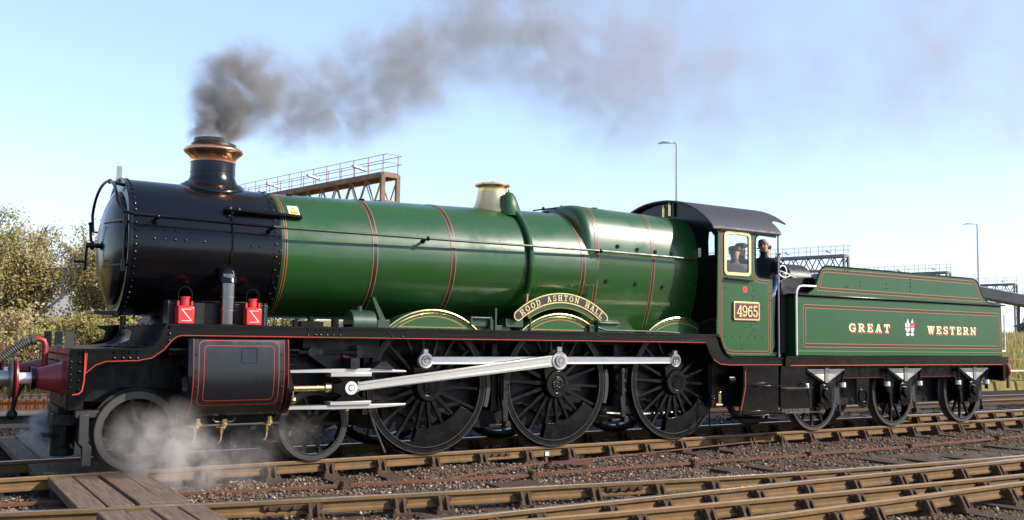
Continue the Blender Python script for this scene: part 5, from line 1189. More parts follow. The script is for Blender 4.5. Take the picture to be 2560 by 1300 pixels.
# track under the locomotive
TR = thing('railway_track', 'straight rusty bullhead track carrying the locomotive', 'track', (0, 0, -.2))
for y in (-.7525, .7525):
    add_rail(TR, [(x, y) for x in np.arange(-30, 70, 2.)], 0, 'rail_top_rusty' if y < 0 else 'rail_top')
i = 0
for x in np.arange(-11.17, 34, .762):
    xx = x+R_.uniform(-.03, .03); share(SLM, 'sleeper', TR, (xx, 0, R_.uniform(-.006, .004)), R_.uniform(-.01, .01)); SLEEP.append((xx, -1.3, 1.3))
    for y in (-.7525, .7525): share(CHM, 'chair', TR, (xx, y, .2))
# fishplate on the near rail
def fishplate(parent, x, y, ang=0, zt=0):
    m = MB(); m.box(-.23, .23, -.030, -.012, -.10, -.046); m.box(-.23, .23, .012, .030, -.10, -.046)
    for k in (-.17, -.06, .06, .17): m.cyl((k, -.03, -.072), (k, -.058, -.072), .018, n=6); m.cyl((k, .03, -.072), (k, .05, -.072), .014, n=6)
    o = m.build('fishplate', 'chair_rust', parent, bev=.002, loc=Vector((x, y, zt))-wloc(parent)); o.rotation_euler = (0, 0, ang)
fishplate(TR, -1.0, -.7525)
# turnout in the foreground
TO = thing('railway_turnout', 'foreground rusty turnout with four converging rails and cast chairs', 'track', (0, -4.5, -.2))
paths = {'R1': [(-14, -.9), (-11, -1.85), (-7.42, -2.85), (-5.14, -3.36), (-1.71, -3.93), (1.15, -4.36), (5.65, -4.70), (9, -4.83), (16, -4.90)],
         'R2': [(-14, -4.95), (-4.26, -4.93), (.2, -4.90), (5.2, -4.91), (9, -4.92), (30, -4.95)],
         'R3': [(-14, -3.7), (-9, -4.62), (-6, -5.05), (-3.17, -5.36), (-.56, -5.55), (3.59, -5.80), (8, -6.0), (14, -6.15)],
         'R4': [(-14, -6.28), (-1.32, -6.22), (2.97, -6.17), (9, -6.25), (30, -6.3)]}
for nm, pts in paths.items():
    sm = rail_path([(x, y, 0) for x, y in pts], .4); pp = [(p.x, p.y) for p in sm if p.x > -12]
    if nm == 'R1': pp = [p for p in pp if p[0] < 9.5]
    if nm == 'R3': pp = [p for p in pp if p[0] > -11]
    fr = add_rail(TO, pp, -.002 if nm in ('R1', 'R3') else 0, 'rail_top' if nm in ('R1', 'R2') else 'rail_top_rusty')
    nxt = {'R1': -10.2, 'R2': -10.0, 'R3': -10.1, 'R4': -9.7}[nm]
    for p, n, t in fr:
        if p[0] >= nxt:
            if not (nm == 'R1' and (p[0] > 6.6 or -6.9 < p[0] < -5.6)): share(CHM, 'chair', TO, (p[0], p[1]+4.5, .2), t)
            nxt += .745
for x in np.arange(-9.6, 20, .745):
    share(SLL, 'sleeper', TO, (x, -.35, R_.uniform(-.01, .004)), R_.uniform(-.02, .02)); SLEEP.append((x, -7.1, -2.6))
fishplate(TO, -1.32, -4.0, -.165); fishplate(TO, -5.0, -3.39, -.2)
# point rodding
RD_ = thing('point_rodding', 'brown channel steel point rodding lying between the tracks', 'rodding', (0, -2, -.2))
def flatrod(pts, w, h, name='rod', par=RD_, mm='rod_rust'):
    sm = [(p[0], p[1]) for p in pts]; fr = path_frames(sm)
    m = MB(); m.loft([[(p[0]+n[0]*a, p[1]+n[1]*a, pts[i][2]+z) for a, z in ((-w/2, 0), (w/2, 0), (w/2, h), (-w/2, h))] for i, (p, n, t) in enumerate(fr)]); return m.build(name, mm, par, bev=.003)
flatrod([(-9.5, -1.3, -.185), (-6.8, -1.50, -.185), (-5.48, -1.60, -.185), (-3.86, -1.87, -.185)], .05, .035)
flatrod([(-3.70, -1.86, -.18), (-2.43, -2.06, -.18), (-1.36, -2.13, -.185)], .05, .035)
flatrod([(-1.22, -2.10, -.18), (1.36, -2.22, -.18)], .05, .035); flatrod([(1.55, -2.16, -.18), (3.70, -2.33, -.18)], .05, .035)
flatrod([(3.90, -2.27, -.18), (6.26, -2.31, -.18)], .05, .035); flatrod([(6.5, -2.24, -.18), (9.1, -2.18, -.18)], .05, .035); flatrod([(9.3, -2.17, -.18), (14, -2.1, -.18)], .05, .035)
for x, y in ((-3.78, -1.87), (-1.29, -2.12), (1.45, -2.19), (3.8, -2.3), (6.38, -2.28), (9.2, -2.175)):
    m = MB(); m.box(x-.05, x+.05, y-.09, y+.09, -.21, -.165); m.cyl((x, y-.05, -.145), (x, y+.05, -.145), .035, n=12); m.box(x-.02, x+.02, y-.06, y-.045, -.165, -.11); m.box(x-.02, x+.02, y+.045, y+.06, -.165, -.11); m.build('roller_stand', 'chair_rust', RD_)
flatrod([(-2.43, -2.0, -.165), (-1.8, -1.73, -.15), (-.77, -1.49, -.14), (.42, -1.35, -.14), (1.5, -1.20, -.14), (3.7, -.90, -.13), (4.4, -.84, -.12)], .022, .018, 'pull_rod')
m = MB(); m.box(-.62, -.58, -1.46, -1.42, -.22, .02); m.build('rod_post', 'rod_rust', RD_); m = MB(); m.box(-.63, -.57, -1.47, -1.464, -.03, .02); m.build('rod_tag', 'white', RD_)
m = MB(); m.prism([(-.58, -.10), (-.58, -.13), (.12, -.20), (.14, -.17), (.12, -.13)], -1.5, -1.55); m.build('red_channel', 'channel_red', RD_)
for x, y in ((4.55, -.88), (10.6, -.88)):
    m = MB(); m.box(x-.015, x+.015, y-.24, y-.21, -.2, -.02); m.box(x-.12, x+.12, y-.02, y+.04, -.02, .0); m.build('treadle', 'chair_rust', RD_)
m = MB(); m.box(-2.2, -1.55, -2.85, -2.45, -.215, -.165); o = m.build('timber_baulk', 'sleeper_wood', None, bev=.01); tag(o, 'short dark timber baulk lying beside the point rodding', 'timber'); 
m = MB(); m.box(-4.75, -4.1, -2.62, -2.42, -.215, -.15); o = m.build('drain_grating', 'chair_rust', None, bev=.01); tag(o, 'dark flat iron drain cover near the turnout rail', 'drain cover')

# ------------------------------------------------------------------ board crossing
def boards(label, x0, y0, y1, z, n, w, gap=(), parent=None):
    T = thing('board_crossing', label, 'crossing', (x0, (y0+y1)/2, -.2), 'board crossing panels'); x = x0
    for i in range(n):
        ww = w+R_.uniform(-.012, .012); m = MB(); dz = R_.uniform(-.006, .006); m.box(0, ww-.008, y0+R_.uniform(-.05, .03), y1+R_.uniform(-.03, .02), -.09, 0)
        o = m.build('plank', 'plank_wood', T, bev=.008, loc=(x-x0, -(y0+y1)/2, z+.2+dz)); o.rotation_euler = (R_.uniform(-.003, .003), R_.uniform(-.006, .006), R_.uniform(-.004, .004))
        x += ww+(gap[i] if i < len(gap) else 0)
    m = MB(); m.box(x0, x, y0+.2, y0+.32, z-.2, z-.092); m.box(x0, x, y1-.32, y1-.2, z-.2, z-.092); m.build('bearer', 'sleeper_wood', T)
boards('boarded foot crossing between the locomotive rail and the turnout', -6.79, -2.93, -.81, -.004, 4, .237, (0, .04, 0))
boards('boarded foot crossing in front of the turnout rail, cut by the bottom edge', -6.69, -4.86, -3.26, -.004, 4, .23)
boards('shaded boarded crossing between the two rails under the locomotive', -6.84, -.68, .68, -.03, 4, .245)
boards('shaded boarded crossing beyond the far rail behind the front coupling', -6.88, .84, 4.2, -.03, 4, .25)

# ------------------------------------------------------------------ ballast stones
ICO = None
bm = bmesh.new(); bmesh.ops.create_icosphere(bm, subdivisions=1, radius=1); ICO = np.array([v.co[:] for v in bm.verts]); ICF = np.array([[v.index for v in f.verts] for f in bm.faces]); bm.free()
OCV = np.array([(1, 0, 0), (-1, 0, 0), (0, 1, 0), (0, -1, 0), (0, 0, 1), (0, 0, -1)], float); OCF = np.array([(0, 2, 4), (2, 1, 4), (1, 3, 4), (3, 0, 4), (2, 0, 5), (1, 2, 5), (3, 1, 5), (0, 3, 5)])
def stones(name, label, N, xr, yr, smin, smax, keep=None, zoff=0, pale=.06, cols=None, octa=False):
    ICO, ICF = (OCV, OCF) if octa else (globals()['ICO'], globals()['ICF']); nv = len(ICO)
    x = RN.uniform(*xr, N); y = RN.uniform(*yr, N)
    if keep is not None:
        k = keep(x, y); x, y = x[k], y[k]
    # thin out on sleepers
    on = np.zeros(len(x), bool)
    for sx, a, b in SLEEP: on |= (np.abs(x-sx) < .12) & (y > a) & (y < b)
    k = ~on | (RN.random(len(x)) < .6); x, y = x[k], y[k]; n = len(x)
    s = smin+(smax-smin)*RN.random(n)**2.2
    V = ICO[None]*(1+RN.uniform(-.28, .28, (n, nv, 1)))*np.stack([s*RN.uniform(.8, 1.3, n), s*RN.uniform(.8, 1.3, n), s*RN.uniform(.55, .95, n)], -1)[:, None, :]
    a = RN.uniform(0, 6.28, n); c, q = np.cos(a)[:, None], np.sin(a)[:, None]
    X = V[..., 0]*c-V[..., 1]*q; Y = V[..., 0]*q+V[..., 1]*c
    z = -.212+wob(x, y)+s*RN.uniform(-.1, .7, n)+zoff
    V = np.stack([X+x[:, None], Y+y[:, None], V[..., 2]+z[:, None]], -1).reshape(-1, 3)
    F = (ICF[None]+(np.arange(n)*nv)[:, None, None]).reshape(-1, 3)
    me = bpy.data.meshes.new(name); me.vertices.add(len(V)); me.vertices.foreach_set('co', V.astype(np.float32).ravel())
    me.loops.add(F.size); me.loops.foreach_set('vertex_index', F.ravel().astype(np.int32)); me.polygons.add(len(F))
    me.polygons.foreach_set('loop_start', (np.arange(len(F))*3).astype(np.int32)); me.update(calc_edges=True)
    pal = np.array(cols or [(.145, .088, .054), (.095, .058, .037), (.19, .122, .078), (.055, .037, .026), (.22, .155, .105)]); ci = pal[RN.integers(0, len(pal), n)]*RN.uniform(.7, 1.25, (n, 1))
    w = RN.random(n) < pale; ci[w] = np.array([.38, .33, .27])*RN.uniform(.6, 1.1, (w.sum(), 1))
    col = np.ones((n, nv, 4), np.float32); col[..., :3] = ci[:, None, :]
    at = me.attributes.new('tint', 'FLOAT_COLOR', 'POINT'); at.data.foreach_set('color', col.ravel())
    me.materials.append(MATS['ballast']); o = bpy.data.objects.new(name, me); COL.objects.link(o); tag(o, label, 'gravel', kind='stuff'); return o
def vis(x, y):
    # fewer stones far along the track
    d = np.sqrt((x+8.3)**2+(y+12.4)**2); pl = (x > -6.9) & (x < -5.7) & (y > -4.9) & (y < 4.2)
    ash = (x > 4.5) & (y > -4.4-.1*np.sin(x*2)) & (y < -2.75+.2*np.sin(x*1.7))
    return (RN.random(len(x)) < np.clip(1.25-d/30, .12, 1)*np.where(ash, .12, 1)) & ~pl
stones('gravel', 'brown stone ballast between and around the foreground tracks', 88000, (-8.8, 18), (-8.2, -.82), .008, .026, vis, pale=.04)
stones('fine_gravel', 'fine dark ash and stone chippings among the ballast', 80000, (-8.8, 16), (-8.2, -.5), .005, .014, vis, zoff=.004, pale=.07, octa=True)
stones('shade_tinted_gravel', 'dark ash ballast under and behind the locomotive, colours deepened for shade', 14000, (-9.5, 20), (-.7, 7.4), .015, .042, lambda x, y: vis(x, y), cols=[(.03, .026, .024), (.022, .019, .017), (.05, .044, .04), (.018, .016, .015)], pale=.01)  # ash-dark stones, colours deepened further to stand in for the locomotive's shade
# a little grass and weeds at the bottom right and along the bank
def blades(name, label, N, xr, yr, h, zf, cols, lean=.4, wid=.012):
    x = RN.uniform(*xr, N); y = RN.uniform(*yr, N); z = zf(x, y); hh = h*RN.uniform(.4, 1.2, N); a = RN.uniform(0, 6.28, N); l = lean*hh*RN.uniform(.2, 1, N); b = RN.uniform(0, 6.28, N)
    w = wid*RN.uniform(.6, 1.4, N)
    P0 = np.stack([x-np.cos(a)*w, y-np.sin(a)*w, z], -1); P1 = np.stack([x+np.cos(a)*w, y+np.sin(a)*w, z], -1); P2 = np.stack([x+np.cos(b)*l*.4+np.cos(a)*w*.6, y+np.sin(b)*l*.4+np.sin(a)*w*.6, z+hh*.6], -1); P2b = np.stack([x+np.cos(b)*l*.4-np.cos(a)*w*.6, y+np.sin(b)*l*.4-np.sin(a)*w*.6, z+hh*.6], -1); P3 = np.stack([x+np.cos(b)*l, y+np.sin(b)*l, z+hh], -1)
    V = np.stack([P0, P1, P2, P2b, P3], 1).reshape(-1, 3); n5 = np.arange(N)*5
    F = np.concatenate([np.stack([n5, n5+1, n5+2], -1), np.stack([n5, n5+2, n5+3], -1), np.stack([n5+3, n5+2, n5+4], -1)])
    leafmesh(name, label, V, F, np.array(cols)[RN.integers(0, len(cols), N)]*RN.uniform(.7, 1.3, (N, 1)), 5, 'grass_blade', 'grass')
def leafmesh(name, label, V, F, ci, per, mt, cat, parent=None):
    me = bpy.data.meshes.new(name); me.vertices.add(len(V)); me.vertices.foreach_set('co', V.astype(np.float32).ravel())
    me.loops.add(F.size); me.loops.foreach_set('vertex_index', F.ravel().astype(np.int32)); me.polygons.add(len(F)); me.polygons.foreach_set('loop_start', (np.arange(len(F))*3).astype(np.int32)); me.update(calc_edges=True)
    col = np.ones((len(ci), per, 4), np.float32); col[..., :3] = ci[:, None, :]
    at = me.attributes.new('tint', 'FLOAT_COLOR', 'POINT'); at.data.foreach_set('color', col.ravel())
    me.materials.append(MATS[mt]); o = bpy.data.objects.new(name, me); COL.objects.link(o)
    if parent is not None: o.parent = parent; o.location = -wloc(parent)
    else: tag(o, label, cat, kind='stuff')
    return o
def bank_z(x, y): return np.interp(y, [p[0] for p in prof_b[1:-1]], [p[1] for p in prof_b[1:-1]])-.05
blades('grass', 'dry yellow green grass covering the bank behind the railings', 26000, (-11, 6), (9.1, 14.5), .32, bank_z, [(.16, .17, .04), (.24, .20, .08), (.10, .12, .025), (.32, .26, .13), (.20, .21, .05)], wid=.013)
blades('dry_grass', 'straw coloured grass on the bank beyond the tender', 30000, (18, 60), (9.0, 19), .5, bank_z, [(.42, .33, .16), (.34, .28, .11), (.27, .25, .08)], wid=.03)
blades('weeds', 'low green weeds in the ballast at the bottom right', 1500, (-1.5, 6), (-8, -6.45), .03, lambda x, y: -.205+wob(x, y), [(.12, .15, .03), (.18, .18, .05), (.22, .17, .07)], wid=.008)

# ------------------------------------------------------------------ shrubs
def shrub(label, cx, cy, hgt, rad, N, cols, seed):
    rn = np.random.default_rng(seed); z0 = float(bank_z(np.array([cx]), np.array([cy]))[0])
    T = thing('shrub', label, 'shrub', (cx, cy, z0), 'overgrown shrubs on the bank')
    m = MB(); tips = []
    ns = 26
    for i in range(ns):
        a = rn.uniform(0, 6.28); r0 = rn.uniform(0, .25)*rad; r1 = rn.uniform(.2, 1.)*rad; h = hgt*rn.uniform(.65, 1.)*(1-.25*(r1/rad)**2)
        p0 = Vector((cx+r0*cos(a), cy+r0*sin(a), z0-.1)); p3 = Vector((cx+r1*cos(a), cy+r1*sin(a), z0+h)); p1 = p0.lerp(p3, .4)+Vector((0, 0, .15*h)); p2 = p0.lerp(p3, .75)+Vector((0, 0, .12*h))
        pts = [p0, p1, p2, p3]; m.tube(pts, [.035, .026, .016, .005], 5); sm = rail_path(pts, .15)
        tips.append(sm)
        for q in range(5):
            k = rn.integers(len(sm)//3, len(sm)); b = sm[k]; d = Vector((rn.normal(), rn.normal(), rn.uniform(.1, .9))).normalized()*rn.uniform(.3, .75)*min(1, rad*.6)
            e = b+d+Vector((0, 0, -.08)); m.tube([b, b+d*.55+Vector((0, 0, .05)), e], [.012, .009, .003], 4); tips.append([b+(e-b)*t for t in np.linspace(0, 1, 6)])
    m.build('stems', 'bark', T)
    wts = np.array([len(t) for t in tips], float); wts /= wts.sum(); ti = rn.choice(len(tips), N, p=wts)
    P = np.zeros((N, 3))
    fr = rn.random(N)**.7
    for i in range(N):
        t = tips[ti[i]]; k = int(fr[i]*(len(t)-1)); P[i] = t[k]
    P += rn.normal(0, .12, (N, 3))
    L = rn.uniform(.035, .10, N); W_ = L*rn.uniform(.18, .32, N)
    nrm = rn.normal(0, .62, (N, 3))+np.array([.35, -.55, .55]); nrm /= np.linalg.norm(nrm, axis=1)[:, None]
    d = np.cross(nrm, rn.normal(0, 1, (N, 3))); d /= np.linalg.norm(d, axis=1)[:, None]; s = np.cross(nrm, d)
    V = np.stack([P, P+d*(L*.5)[:, None]+s*W_[:, None]+nrm*(L*.06)[:, None], P+d*L[:, None], P+d*(L*.5)[:, None]-s*W_[:, None]+nrm*(L*.06)[:, None]], 1).reshape(-1, 3)
    n4 = np.arange(N)*4; F = np.concatenate([np.stack([n4, n4+1, n4+2], -1), np.stack([n4, n4+2, n4+3], -1)])
    pal = np.array(cols); leafmesh('foliage', None, V, F, pal[rn.integers(0, len(pal), N)]*rn.uniform(.65, 1.35, (N, 1)), 4, 'leaf', None, T)
    # dry flower spikes
    m = MB()
    for i in range(int(14*rad)):
        t = tips[rn.integers(len(tips))][-1]; d_ = Vector((rn.normal()*.5, rn.normal()*.5, .8)).normalized(); Ls = rn.uniform(.12, .28)
        m.tube([t, t+d_*Ls*.5, t+d_*Ls], [.012, .016, .003], 5)
    m.build('flower_spikes', 'bark', T)
G_ = [(.30, .27, .07), (.38, .32, .10), (.44, .35, .15), (.54, .44, .26), (.20, .20, .05)]; Bn = [(.52, .41, .23), (.43, .32, .17), (.34, .29, .11), (.58, .49, .34), (.26, .25, .07)]
Yg = [(.38, .36, .08), (.28, .28, .06), (.46, .40, .14), (.19, .21, .045)]
for a in (('tall shrub with thick green leaves at the left edge of the picture', -7.4, 11.6, 3.9, 1.7, 27000, G_, 1),
          ('tall brown seeding shrub just left of the smokebox door', -4.3, 11.8, 3.2, 1.6, 26000, Bn+G_[:3], 2),
          ('thin mixed shrub between the tall green shrub and the brown one', -5.9, 12.4, 3.0, 1.4, 20000, Bn+G_, 3),
          ('low brown bramble at the railings below the tall green shrub', -6.9, 10.4, 1.5, 1.2, 20000, Bn, 4),
          ('low yellow green bush below the smokebox front', -4.4, 10.5, 1.25, 1.3, 24000, Yg+Bn[:2], 5),
          ('yellow green bush seen below the smokebox above the front footplate', -2.6, 10.9, 1.9, 1.4, 18000, Yg, 6),
          ('low tan bramble between the railings and the smokebox front', -5.6, 10.1, 1.1, 1.1, 16000, Bn+Yg, 8),
          ('low dry brown shrub at the foot of the brown seeding shrub', -3.6, 10.1, 1.2, 1.0, 14000, Bn, 9),
          ('pale dry shrub at the far left behind the vacuum hose', -8.0, 10.3, 1.7, 1.2, 18000, Bn+G_[:3], 10),
          ('far bush seen under the boiler behind the steam pipe', -.3, 11.4, 1.8, 1.4, 7000, Yg+G_, 7)):
    shrub(*a)

# ------------------------------------------------------------------ railings and fences
FN = thing('iron_railings', 'rusty iron railings along the path behind the front buffers', 'fence', (-6, 8.45, 0))
m = MB(); m.cyl((0, 0, 0), (0, 0, 1.36), .011, n=6); m.cyl((0, 0, 1.34), (0, 0, 1.44), .018, .001, n=6); BAR_ = m.mesh('railing_bar'); BAR_.materials.append(MATS['fence_iron'])
for x in np.arange(-10.5, -3.4, .155): share(BAR_, 'railing_bar', FN, (x+6, 0, .02))
m = MB(); m.box(-10.5, -3.4, 8.435, 8.465, 1.12, 1.15); m.box(-10.5, -3.4, 8.435, 8.465, .30, .33); m.build('railing_rail', 'fence_iron', FN)
m = MB()
for x in (-10.5, -8.6, -6.55, -4.5): m.box(x-.03, x+.03, 8.42, 8.48, 0, 1.35)
m.build('railing_post', 'fence_iron', FN)
m = MB(); m.box(-16, -2.5, 8.62, 8.75, .0, .235); o = m.build('rusty_beam', 'orange_rust', None, bev=.01); tag(o, 'long orange rusty beam lying at the foot of the railings', 'beam')
m = MB(); m.box(-16, -2.5, 8.80, 8.86, .10, .32); o = m.build('pale_board', 'concrete', None, bev=.01); tag(o, 'pale broken edging board behind the rusty beam', 'board')
FW = thing('timber_fence', 'low brown fence beyond the tender at the right edge', 'fence', (30, 8.6, 0))
m = MB(); m.box(18, 60, 8.57, 8.63, 1.0, 1.05); m.box(18, 60, 8.58, 8.62, .55, .6); m.build('fence_rail', 'cream', FW); FW.children[0].data.materials[0] = MATS['orange_rust']
m = MB(); m.box(-.05, .05, -.05, .05, -.1, 1.12); PM = m.mesh('fence_post'); PM.materials.append(MATS['fence_iron'])
for x in np.arange(18, 60, 1.5): share(PM, 'fence_post', FW, (x-30, 0, 0))

# ------------------------------------------------------------------ the siding behind, right
T2 = thing('far_siding_track', 'dark siding track behind the tender at the right edge', 'track', (20, 4, -.2))
for y in (3.3, 4.735): add_rail(T2, [(x, y+.0*x) for x in np.arange(8, 70, 2.)], 0, 'steel_dull', 'chair_rust')
for x in np.arange(9, 50, .762): share(SLM, 'sleeper', T2, (x-20, .02, .0))

# ------------------------------------------------------------------ wagon ahead of the locomotive (only its buffer shows)
WG = thing('wagon', 'wagon ahead of the locomotive, only its metal buffer showing at the left edge', 'wagon', (-10, 0, 0))
m = MB(); m.box(-7.95, -7.85, -1.2, 1.2, .9, 1.3); m.build('headstock', 'black_dull', WG, bev=.01)
m = MB(); m.box(-14, -7.86, -1.22, 1.22, 1.22, 1.4); m.box(-14, -8.0, -.9, .9, .8, 1.24); m.build('underframe', 'black_dull', WG)
for i, z in enumerate(np.arange(1.42, 2.2, .22)):
    m = MB(); m.box(-14, -7.9, -1.2, 1.2, z, z+.212); m.build('plank', 'dark_grey', WG, bev=.004)
for y in (-.87, .87):
    m = MB(); m.lathe([(-7.85, .16), (-7.60, .12), (-7.58, .085), (-7.24, .085), (-7.23, .21), (-7.212, .225), (-7.203, .2), (-7.202, .001)], (0, y, 1.075), 'x', 32, cap=False); m.build('buffer', 'steel_dull', WG, ang=40)
for x in (-9.2, -12.2):
    for s in (1, -1): spoked_wheel('wagon_wheel', .47, 8, .12, (x, -.75*s, .47), WG, mirror=s, rin=.39, hubcap=False)

# ------------------------------------------------------------------ overhead gantries, lamp posts, far things
def gantry(label, A, d, length, mt, hm, detail):
    A = Vector(A); d = Vector((d[0], d[1], 0)).normalized(); b = Vector((d.y, -d.x, 0)); zt = A.z
    if b.x < 0: b = -b
    T = thing('overhead_gantry', label, 'gantry', (A.x, A.y, 0), 'overhead line gantries')
    def pt(s, w, h): return A+d*s+b*w+Vector((0, 0, h))
    def beam(mb, p, q, r):
        p, q = Vector(p), Vector(q); a = (q-p).normalized(); u = a.cross(Vector((0, 0, 1))); u = u.normalized() if u.length > .05 else Vector((1, 0, 0)); v = u.cross(a)
        mb.loft([[c+u*r*i+v*r*j for i, j in ((-1, -1), (1, -1), (1, 1), (-1, 1))] for c in (p, q)])
    hw = .55; dep = 1.75
    m = MB()
    for w in (-hw, hw): beam(m, pt(0, w, -.15), pt(length, w, -.15), .14); beam(m, pt(0, w, -dep), pt(length, w, -dep), .10)
    m.build('chord', mt, T)
    m = MB(); m.loft([[pt(s, w, h) for w, h in ((-hw, .0), (hw, .0), (hw, .05), (-hw, .05))] for s in (0, length)]); m.build('walkway', mt, T)
    nb = int(length/1.6); step = length/nb
    for w in (-hw, hw):
        if detail:
            for i in range(nb):
                m = MB(); beam(m, pt(i*step, w, -.2), pt((i+.5)*step, w, -dep), .032); m.build('brace', mt, T)
                m = MB(); beam(m, pt((i+.5)*step, w, -dep), pt((i+1)*step, w, -.2), .032); m.build('brace', mt, T)
        else:
            m = MB()
            for i in range(nb): beam(m, pt(i*step, w, -.2), pt((i+.5)*step, w, -dep), .05); beam(m, pt((i+.5)*step, w, -dep), pt((i+1)*step, w, -.2), .05)
            m.build('bracing', mt, T)
    m = MB()
    for s in (0, length):
        for w in (-hw, hw): beam(m, pt(s, w, -.1), pt(s, w, -zt-.3), .12)
        for k in range(int((zt-dep)/1.6)): beam(m, pt(s, -hw, -dep-k*1.6), pt(s, hw, -dep-(k+1)*1.6), .04)
        beam(m, pt(s, -hw, -.15), pt(s, hw, -.15), .12); beam(m, pt(s, -hw, -dep), pt(s, hw, -dep), .10)
    m.build('leg', mt, T)
    m = MB(); rr = .022
    for w in (-hw, hw):
        for h in (.55, 1.05): m.tube([pt(-.35, w, h), pt(length, w, h)], rr, 4)
        for i in range(int(length/1.5)+1): m.tube([pt(i*1.5, w, 0), pt(i*1.5, w, 1.05)], .032, 4)
    for h in (.55, 1.05): m.tube([pt(-.35, -hw, h), pt(-.35, hw, h)], rr, 4)
    m.build('handrail', hm, T)
    m = MB()
    for s in np.arange(1.5, length, 5.0):
        p = pt(s, -hw-.2, .25); q = p-b*.9+Vector((0, 0, .16)); m.loft([[p+d*.12*i+Vector((0, 0, .05*j)) for i, j in ((-1, -1), (1, -1), (1, 1), (-1, 1))], [q+d*.14*i+Vector((0, 0, .07*j)) for i, j in ((-1, -1), (1, -1), (1, 1), (-1, 1))]])
    m.build('floodlight', 'galv', T)
gantry('rusty brown gantry with pink handrails behind the boiler', (15.85, 38.56, 11.19), (-2.59, 12.98), 42, 'gantry_rust', 'rail_pink', True)
gantry('haze-greyed gantry directly behind the cab and tender front', (80.99, 56.87, 11.4), (-1.81, 7.59), 40, 'gantry_hazed', 'gantry_hazed', False)
gantry('small haze-greyed gantry above the middle of the tender', (113.94, 65.47, 11.58), (-1.2, 7.6), 40, 'gantry_hazed', 'gantry_hazed', False)
gantry('smallest distant gantry above the tender rear', (147.47, 74.9, 11.73), (-1.3, 7.6), 40, 'gantry_hazed', 'gantry_hazed', False)
gantry('faint farthest gantry at the right picture edge', (183, 83.5, 11.8), (-1.3, 7.6), 40, 'gantry_hazed', 'gantry_hazed', False)
def lamp_post(label, P, Q, r):
    P, Q = Vector(P), Vector(Q); T = thing('lamp_post', label, 'lamp post', (P.x, P.y, 0), 'tall street lamps'); d = (Q-P); d.z = 0; d.normalize()
    m = MB(); m.tube([(P.x, P.y, -.3), (P.x, P.y, P.z*.5), (P.x, P.y, P.z-.12), P+d*.06, P+d*.25], [r*1.3, r, r*.75, r*.6, r*.5], 8); m.build('pole', 'galv', T)
    m = MB(); s = d.cross(Vector((0, 0, 1))); L = (Q-P).length
    m.loft([[P+d*a+s*w*i+Vector((0, 0, h+.03*j)) for i, j in ((-1, -1), (1, -1), (1, 1), (-1, 1))] for a, w, h in ((.2, .05, 0), (.35, .12, .01), (L*.8, .15, 0), (L, .06, -.05))]); m.build('lantern', 'galv', T)
lamp_post('lamp post standing above the cab roof', (22.24, 20.75, 10.88), (21.50, 21.22, 10.80), .07)
lamp_post('lamp post standing behind the rear of the tender', (62.85, 30.39, 11.04), (61.9, 31.0, 10.97), .085)
CV = thing('conveyor_bridge', 'dark sloping enclosed bridge beyond the tender rear', 'bridge', (100, 49, 0))
m = MB(); A, B = Vector((92.0, 53.6, 9.0)), Vector((112, 41.1, 4.9)); s_ = (B-A).cross(Vector((0, 0, 1))).normalized()
m.loft([[c+s_*1.2*i+Vector((0, 0, h)) for i, h in ((-1, -1.1), (1, -1.1), (1, 0), (-1, 0))] for c in (A, B)]); m.build('bridge_body', 'dark_grey', CV)
m = MB()
for t in (.12, .45, .8):
    c = A.lerp(B, t)
    for i in (-1, 1): m.tube([c+s_*1.0*i+Vector((0, 0, -1)), (c.x+s_.x*1.4*i, c.y+s_.y*1.4*i, -.3)], .14, 6)
    m.tube([c+s_*1.0+Vector((0, 0, -1)), (c.x-s_.x*1.2, c.y-s_.y*1.2, c.z*.4)], .07, 5)
m.build('bridge_leg', 'dark_grey', CV)
m = MB(); m.loft([[c+s_*1.22*i+Vector((0, 0, h)) for i, h in ((-1, 0), (1, 0), (1, .12), (-1, .12))] for c in (A, B)]); m.build('bridge_roof', 'galv', CV)
SH = thing('warehouse', 'long pale roofed shed glimpsed through the left shrubs', 'building', (0, 80, 0))
m = MB(); m.box(-30, 8.5, 78, 95, -.3, 7.0); m.build('wall', 'shed_wall', SH)
m = MB(); m.box(-30.5, 9, 77.5, 95.5, 7.0, 7.7); m.prism([(77.5, 7.7), (95.5, 7.7), (86.5, 8.6)], -30.5, 9, 'x'); m.build('roof', 'shed_roof', SH)
BL = thing('yard_building', 'small dark building at the foot of the far gantries', 'building', (140, 60, 0))
m = MB(); m.box(128, 150, 57, 64, -.3, 4.2); m.build('wall', 'dark_grey', BL); m = MB(); m.prism([(56.5, 4.2), (64.5, 4.2), (60.5, 5.6)], 127.5, 150.5, 'x'); m.build('roof', 'dark_grey', BL)

